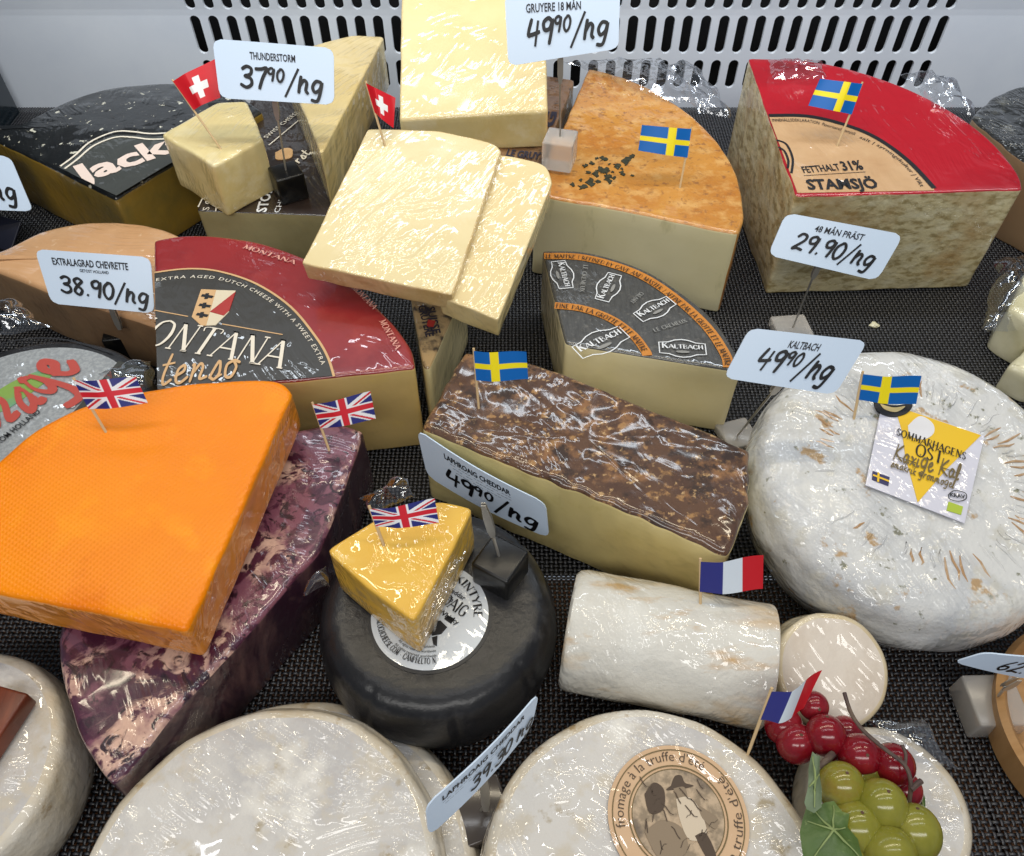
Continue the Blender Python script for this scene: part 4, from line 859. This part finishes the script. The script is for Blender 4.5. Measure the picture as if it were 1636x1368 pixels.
def holder(base, z, size, yaw, clip_px, dy, m, label, tip_px=None, h=None, wire_from=None):
    """cube foot, wire and flat clip; returns the clip point"""
    b = hit(base[0], base[1], z); h = h or size
    root = thing('card_holder', b, label, 'card holder')
    box_mesh('foot', b+V((0, 0, h/2)), size, size, h, yaw, m, root, .0018)
    pl = (b+V((0, dy, 0)), V((0, -1, 0))); cl = hit(clip_px[0], clip_px[1], pl)
    s = b+V((0, 0, h-.004)); tube('wire', [s, s.lerp(cl, .5), cl], .0008, STEEL, root)
    tip = hit(tip_px[0], tip_px[1], (cl, V((0, -1, .1)))) if tip_px else cl+V((0, 0, .012))
    ax = (tip-cl).normalized(); sd = V((1, 0, 0))
    for sgn in (-1, 1):
        q = V((0, -.0012*sgn, 0)); w0, w1 = .0022, .0012
        vs = []
        for t, ww in ((-.15, w1), (.1, w0), (.55, w0), (1, w1)):
            p = cl.lerp(tip, t)+q*(1 if t < .6 else .75)
            for k in (-1, 1):
                for dd in (-.0003, .0003): vs.append(p+sd*ww*k+V((0, dd, 0)))
        fs = []
        for i in range(3):
            a, b_ = 4*i, 4*i+4
            fs += [[a, b_, b_+1, a+1], [a+2, a+3, b_+3, b_+2], [a, a+2, b_+2, b_], [a+1, b_+1, b_+3, a+3]]
        fs += [[0, 1, 3, 2], [12, 14, 15, 13]]
        mesh('clip_jaw', vs, fs, STEEL, root)
    return cl, tip
def N_(elev, yaw=0.0):
    e, a = math.radians(elev), math.radians(yaw); return V((math.sin(a)*math.cos(e), -math.cos(a)*math.cos(e), math.sin(e)))
def price(t, u0=.2, u1=.9, v0=.2, cap=.34, wt=.17, slope=-.06): return (t, u0, u1, v0, cap, 'hand', wt, slope)
cl, tp = holder((466, 312), TZ, .025, .5, (443, 185), .004, BLACKPL, 'black cube holder with steel clip on the dark printed cheese', (436, 142))
card([(339, 62), (533, 77), (534, 168), (351, 157)], tp+V((0, -.0015, 0)), N_(35), [('THUNDERSTORM', .30, .68, .70, .13, 'sans', .3, 0), price('37^90~/hg', .2, .9, .22, .36)], 'white 37.90 price card above the black cube holder')
cl, tp = holder((893, 262), GZ, .026, -.25, (895, 125), 0, CLEARPL, 'clear cube holder with steel clip beside the orange rinded wedge', (896, 72))
card([(806, -10), (991, -16), (988, 78), (812, 106)], tp+V((0, -.0015, 0)), N_(30), [('GRUYERE 18 MÅN', .18, .66, .72, .13, 'sans', .3, 0), price('49^90~/hg', .18, .9, .24, .38, slope=.0)], 'white 49.90 price card above the clear cube by the orange rinded wedge')
cl, tp = holder((1262, 536), 0, .03, .1, (1300, 440), -.01, CLEARPL, 'clear low holder whose card hangs before the red waxed quarter', (1315, 408), h=.01)
card([(1256, 340), (1444, 375), (1401, 449), (1227, 408)], tp+V((0, -.0015, 0)), N_(38), [('48 MÅN PRÄST', .28, .70, .72, .14, 'sans', .3, 0), price('29.90/hg', .16, .88, .26, .36, slope=-.04)], 'white 29.90 price card before the red waxed quarter')
cl, tp = holder((1176, 702), 0, .026, .3, (1236, 625), -.066, CLEARPL, 'clear holder standing between the brown block and the moulded wheel', (1256, 600), h=.008)
card([(1198, 524), (1387, 545), (1334, 631), (1156, 604)], tp+V((0, -.0015, 0)), N_(40), [('KALTBACH', .38, .64, .72, .14, 'sans', .3, 0), price('49^90~/hg', .2, .86, .26, .40, slope=-.05)], 'white 49.90 price card over the edge of the white moulded wheel')
cl, tp = holder((206, 560), .0, .024, .2, (190, 520), -.022, BLACKPL, 'black holder behind the grey labelled wheel', (174, 482))
card([(55, 398), (240, 411), (247, 501), (82, 485)], tp+V((0, -.0015, 0)), N_(40), [('EXTRALAGRAD CHEVRETTE', .13, .80, .74, .13, 'sans', .35, 0), ('GETOST HOLLAND', .36, .62, .64, .055, 'sans', .3, 0), price('38.90/hg', .14, .95, .24, .30, wt=.17, slope=-.1)], 'white 38.90 price card before the beige half cheese')
pj = hit(20, 345, .03)
card([(-135, 228), (16, 251), (53, 338), (-120, 332)], pj, N_(40), [price('32.90/hg', .05, .9, .24, .34)], 'white price card cut off before the black speckled quarter')
box_mesh('card_back', hit(-25, 365, .012), .075, .03, .002, -.35, mat('dark_blue_plastic', '1a1c28', rough=.3), None, .0006, Matrix.Rotation(.6, 4, 'X'))
o = bpy.data.objects[-1] if False else [x for x in bpy.data.objects if x.name.startswith('card_back')][0]
o.name = 'dark_card'; o['label'] = 'dark blue plastic card lying by the black speckled quarter'; o['category'] = 'card'
fa, fb = hit(671, 682, BZ), hit(1164, 888, BZ); fd = (fb-fa).normalized(); fn = V((fd.y, -fd.x, 0))
if fn.y > 0: fn = -fn
cl, tp = holder((800, 925), WZ-.004, .024, -.55, (786, 850), .006, BLACKPL, 'black cube holder with clip standing on the black wheel', (772, 806))
card([(664, 688), (870, 806), (876, 862), (681, 762)], fa+fn*.007, fn+V((0, 0, .12)), [('LAPHROAIG CHEDDAR', .22, .74, .76, .12, 'sans', .4, 0), ('-- ---- --- ---- ---', .26, .74, .69, .05, 'sans', .2, 0), ('--- -- ----- ----', .28, .74, .62, .05, 'sans', .2, 0), ('---- --- ----', .30, .66, .55, .05, 'sans', .2, 0), price('49^90~/hg', .2, .92, .2, .34, wt=.17, slope=-.05)], 'white price card leaning on the front of the brown block', bow=.003)
cl, tp = holder((768, 1318), 0, .03, .35, (776, 1285), .0, SMOKE, 'smoky cube holder between the two front white wheels', (773, 1232), h=.028)
cn = ray(773, 1232); ln_ = hit(863, 1108, .07)-hit(682, 1289, .07); nn_ = V((ln_.y, -ln_.x, 0)).normalized()
if nn_.x < 0: nn_ = -nn_
card([(682, 1289), (863, 1108), (851, 1163), (687, 1338)], tp, nn_+V((0, 0, .25)), [('LAPHROAIG CHEDDAR', .12, .86, .74, .13, 'sans', .4, 0), ('-- ---- --- -----', .12, .7, .66, .05, 'sans', .2, 0), ('---- --- ---', .14, .6, .58, .05, 'sans', .2, 0), price('39.30 hg', .36, .97, .2, .34, wt=.17, slope=.0)], 'white price card seen steeply between the two front wheels', bow=.002)
cl, tp = holder((1568, 1138), 0, .03, .02, (1606, 1098), -.004, CLEARPL, 'clear cube holder by the wooden tray', (1628, 1085), h=.02)
card([(1573, 1045), (1750, 1048), (1712, 1094), (1524, 1060)], tp, N_(4, -12), [price('62.90/hg', .3, .98, .2, .5, wt=.14, slope=0)], 'white price card with the figures 62 above the wooden tray', bow=.002)
# ---------------------------------------------------------------- grapes
gb = hit(1390, 1270, .034)
gr = thing('grape_bunch', gb, 'bunch of red and green grapes with leaves on the small white cheese', 'grapes')
RG = mat('red_grape', '7a0f1c', layers=[('noise', 40, .45, .7, '962630')], rough=.16, sss=.4, spec=.6)
GG = mat('green_grape', '82802c', layers=[('noise', 50, .4, .7, '949040'), ('noise', 30, .55, .72, '8a702c')], rough=.16, sss=.5, spec=.6)
def ball(name, px, py, rpx, z, m, sq=1.12):
    c = hit(px, py, z); r = rpx*(c-EYE).length/FPX; bm = bmesh.new(); bmesh.ops.create_uvsphere(bm, u_segments=28, v_segments=18, radius=r)
    M = Matrix.Rotation(random.uniform(-.7, .7), 3, 'X') @ Matrix.Rotation(random.uniform(0, 3), 3, 'Z')
    vs = [c+M@V((v.co.x, v.co.y, v.co.z*sq)) for v in bm.verts]; bm.verts.index_update(); fs = [[v.index for v in f.verts] for f in bm.faces]; bm.free()
    g = mesh(name, vs, fs, m, gr, ang=180)
    tip = c+M@V((0, 0, r*sq)); tube('stalk_scar', [tip-(tip-c)*.04, tip+(tip-c)*.01], [.0011, .0007], mat('grape_scar', '5a4030', rough=.7), g, 8)
for a in ((1300, 1128, 21, .062), (1252, 1160, 27, .055), (1272, 1188, 28, .058), (1350, 1172, 24, .052), (1319, 1175, 28, .066), (1372, 1207, 29, .066), (1426, 1223, 29, .066), (1442, 1262, 25, .056), (1400, 1250, 26, .048), (1345, 1215, 24, .046)): ball('red_grape', *a, RG, 1.04)
for a in ((1374, 1240, 30, .058), (1343, 1257, 32, .068), (1407, 1288, 34, .070), (1366, 1325, 36, .066), (1460, 1331, 34, .066), (1420, 1364, 35, .070), (1410, 1325, 28, .05), (1350, 1375, 34, .06)): ball('green_grape', *a, GG)
STEM = mat('grape_stem', '4a3a38', layers=[('noise', 90, .4, .7, '6a5a4a')], rough=.6)
def stem(px, rad): tube('stem', [hit(a, b, z) for a, b, z in spline(px, 5)], rad, STEM, gr)
stem([(1349, 1107, .085), (1360, 1140, .085), (1380, 1168, .084), (1415, 1198, .083), (1445, 1222, .082), (1455, 1250, .08), (1452, 1285, .07)], .0010)
stem([(1441, 1190, .085), (1447, 1205, .084), (1446, 1222, .082)], .0008)
stem([(1455, 1262, .078), (1465, 1253, .078), (1472, 1248, .078)], .0014)
stem([(1310, 1225, .07), (1320, 1215, .072), (1330, 1205, .07)], .0018)
LEAF = mat('vine_leaf', '4c6430', layers=[('noise', 60, .45, .65, '6a8044'), ('noise', 120, .6, .7, '93a066')], rough=.45, bump=[(120, .0008)])
LEAFB = mat('vine_leaf_back', '66765a', layers=[('noise', 60, .45, .7, '7a8a6c')], rough=.6, bump=[(120, .0006)])
def leaf(px, z0, zc, m, seed):
    """crinkled leaf: outline in pixels, middle raised, edges curling"""
    o_ = [hit(a, b, z0) for a, b in px]; c = cen(o_)+V((0, 0, zc)); vs, fs = [c], []; n = len(o_); rings = 6
    for k in range(1, rings+1):
        for i, p in enumerate(o_):
            q = c.lerp(p, k/rings); vs.append(q+V((0, 0, .0025*noise.noise(q*160+V((seed, 0, 0))) + .0012*math.sin(i*math.pi/2)*k/rings)))
    for i in range(n): fs.append([0, 1+i, 1+(i+1) % n])
    for k in range(rings-1):
        for i in range(n): a, b = 1+k*n+i, 1+k*n+(i+1) % n; fs.append([a, a+n, b+n, b])
    lf = mesh('leaf', vs, fs, m, gr, ang=180)
    for i in range(0, n, 3):
        tube('vein', [vs[0]+V((0, 0, .0005))]+[vs[1+k*n+i]+V((0, 0, .0005)) for k in range(rings-1)], [.0005]*3+[.0003]*(rings-3), mat('leaf_vein', '8a9a62', rough=.5), lf, 5)
leaf([(1290, 1285), (1306, 1290), (1318, 1282), (1334, 1278), (1346, 1296), (1356, 1302), (1354, 1322), (1372, 1338), (1374, 1352), (1380, 1380), (1350, 1390), (1320, 1392), (1286, 1390), (1280, 1360), (1278, 1330), (1284, 1308)], .078, .004, LEAF, 1)
leaf([(1296, 1203), (1303, 1210), (1310, 1208), (1310, 1235), (1314, 1262), (1312, 1290), (1300, 1300), (1290, 1292), (1285, 1282), (1288, 1262), (1290, 1245), (1293, 1225)], .085, .003, LEAFB, 4)
leaf([(1470, 1255), (1478, 1275), (1480, 1300), (1474, 1310), (1462, 1300), (1464, 1275)], .052, .002, LEAF, 9)
# ---------------------------------------------------------------- tray, bar, crumbs
wt_ = hit(1795, 1165, .03); tr_ = (hit(1607, 1165, .03)-wt_).length
tray = thing('wooden_tray', (wt_.x, wt_.y, 0), 'round pale wooden tray with raised rim at the case edge', 'tray')
TW = mat('pale_wood', 'b88e5e', layers=[('noise', 20, .4, .7, 'a67c4c', (1, 7, 1))], rough=.45)
prof = [(.0, .006), (tr_-.012, .006), (tr_-.008, .010), (tr_-.006, .028), (tr_-.003, .031), (tr_, .028), (tr_-.004, .004), (tr_-.010, .0)]
n_ = 96; vs = [wt_*1 for _ in ()]
for r, z in prof:
    for k in range(n_): t = 2*math.pi*k/n_; vs.append(V((wt_.x+max(r, .001)*math.cos(t), wt_.y+max(r, .001)*math.sin(t), z)))
mesh('dish', vs, [[j*n_+k, j*n_+(k+1) % n_, (j+1)*n_+(k+1) % n_, (j+1)*n_+k] for j in range(len(prof)-1) for k in range(n_)], TW, tray)
bp = hit(-12, 1170, .062)
bar = box_mesh('wooden_bar', V((0, 0, 0)), .02, .045, .012, -.25, mat('red_brown_wood', '5e2c1c', layers=[('noise', 30, .4, .7, '7a3c26', (6, 1, 1))], rough=.35), None, .0015)
bar.location = (bp.x-.004, bp.y, .058); bar['label'] = 'red brown wooden bar on the white wheel by the purple wedge'; bar['category'] = 'bar'
cr_ = hit(1396, 521, 0)
def crumb(p, r, seed, label):
    bm = bmesh.new(); bmesh.ops.create_icosphere(bm, subdivisions=2, radius=r)
    vs = [v.co*(1+.5*noise.noise(v.co*300+V((seed, 0, 0)))) for v in bm.verts]; vs = [V((v.x, v.y*.7, max(v.z*.5, -r*.3)+r*.3)) for v in vs]; bm.verts.index_update(); fs = [[v.index for v in f.verts] for f in bm.faces]; bm.free()
    o = mesh('cheese_crumb', vs, fs, IV); o.location = p; o['label'] = label; o['category'] = 'crumb'
crumb(cr_, .004, 2, 'pale cheese crumb lying on the mat before the red quarter')
# ---------------------------------------------------------------- loose cling film
def wad(parent, px, z, rise, seed, n=22, amp=.006, freq=70):
    """crumpled sheet of film: four pixel corners on height z, puffed up by rise"""
    c = [hit(a, b, z) for a, b in px]; vs, fs = [], []
    for j in range(n+1):
        for i in range(n+1):
            u, v = i/n, j/n; p = c[3].lerp(c[2], u).lerp(c[0].lerp(c[1], u), v); h = math.sin(math.pi*u)*math.sin(math.pi*v)
            q = noise.noise_vector(p*freq+V((seed, 0, 0)))
            vs.append(p+V((q.x*amp*.8, q.y*amp*.8, rise*h**.5+abs(q.z)*amp*1.4*(h**.3)+.001)))
    for j in range(n):
        for i in range(n): a = j*(n+1)+i; fs.append([a, a+1, a+n+2, a+n+1])
    return mesh('film', vs, fs, FILM, parent, ang=25)
wad(ow, [(900, 100), (1050, 95), (1150, 175), (1060, 160)], .085, .006, 1)
wad(ow, [(1050, 105), (1110, 110), (1165, 190), (1120, 185)], .08, .012, 6, amp=.009)
wad(st, [(1228, 98), (1310, 100), (1320, 128), (1232, 128)], .118, .004, 2, amp=.005, freq=110)
wad(st, [(1440, 120), (1520, 130), (1560, 190), (1490, 170)], .11, .008, 3, amp=.008, freq=100)
wad(iv1, [(1590, 420), (1640, 410), (1630, 530), (1575, 525)], .03, .012, 4, amp=.008)
wad(iv1, [(1563, 508), (1610, 500), (1618, 530), (1575, 532)], .004, .004, 14, amp=.006, freq=120)
wad(fro, [(-20, 488), (40, 485), (80, 522), (-10, 540)], .058, .008, 5, amp=.008)
wad(ye, [(580, 800), (650, 765), (670, 800), (600, 822)], .1, .006, 7, amp=.007, freq=110)
wad(ye, [(485, 925), (520, 905), (530, 940), (492, 950)], .075, .006, 8, amp=.006, freq=120)
wad(ye, [(690, 915), (745, 880), (700, 1000), (668, 1040)], .085, .003, 9, amp=.004, freq=110)
wad(b4, [(1385, 1152), (1470, 1150), (1530, 1230), (1440, 1215)], .036, .004, 10, amp=.004)
wad(mo, [(160, 600), (245, 575), (247, 615), (190, 640)], .06, .006, 12, amp=.006)

# ---------------------------------------------------------------- print belongs to the sheet it is printed on
PRINT = ('lettering', 'trim', 'crest', 'rule', 'underline', 'stamp', 'leaf_print', 'band_print', 'label_print', 'label_ring', 'emblem', 'picture', 'hatching', 'handwriting')
for o in list(COL.objects):
    if o.parent: continue
    sheet = next((c for c in o.children if c.name.split('.')[0] in ('label', 'card_sheet')), None)
    if sheet:
        for c in list(o.children):
            if c.name.split('.')[0].startswith(PRINT): c.parent = sheet
    kind = o.name.split('.')[0]
    if kind in ('paper_flag', 'price_card', 'card_holder'):
        o['group'] = {'paper_flag': 'paper flags pinned into the cheeses', 'price_card': 'price cards in the case', 'card_holder': 'clip holders for the price cards'}[kind]
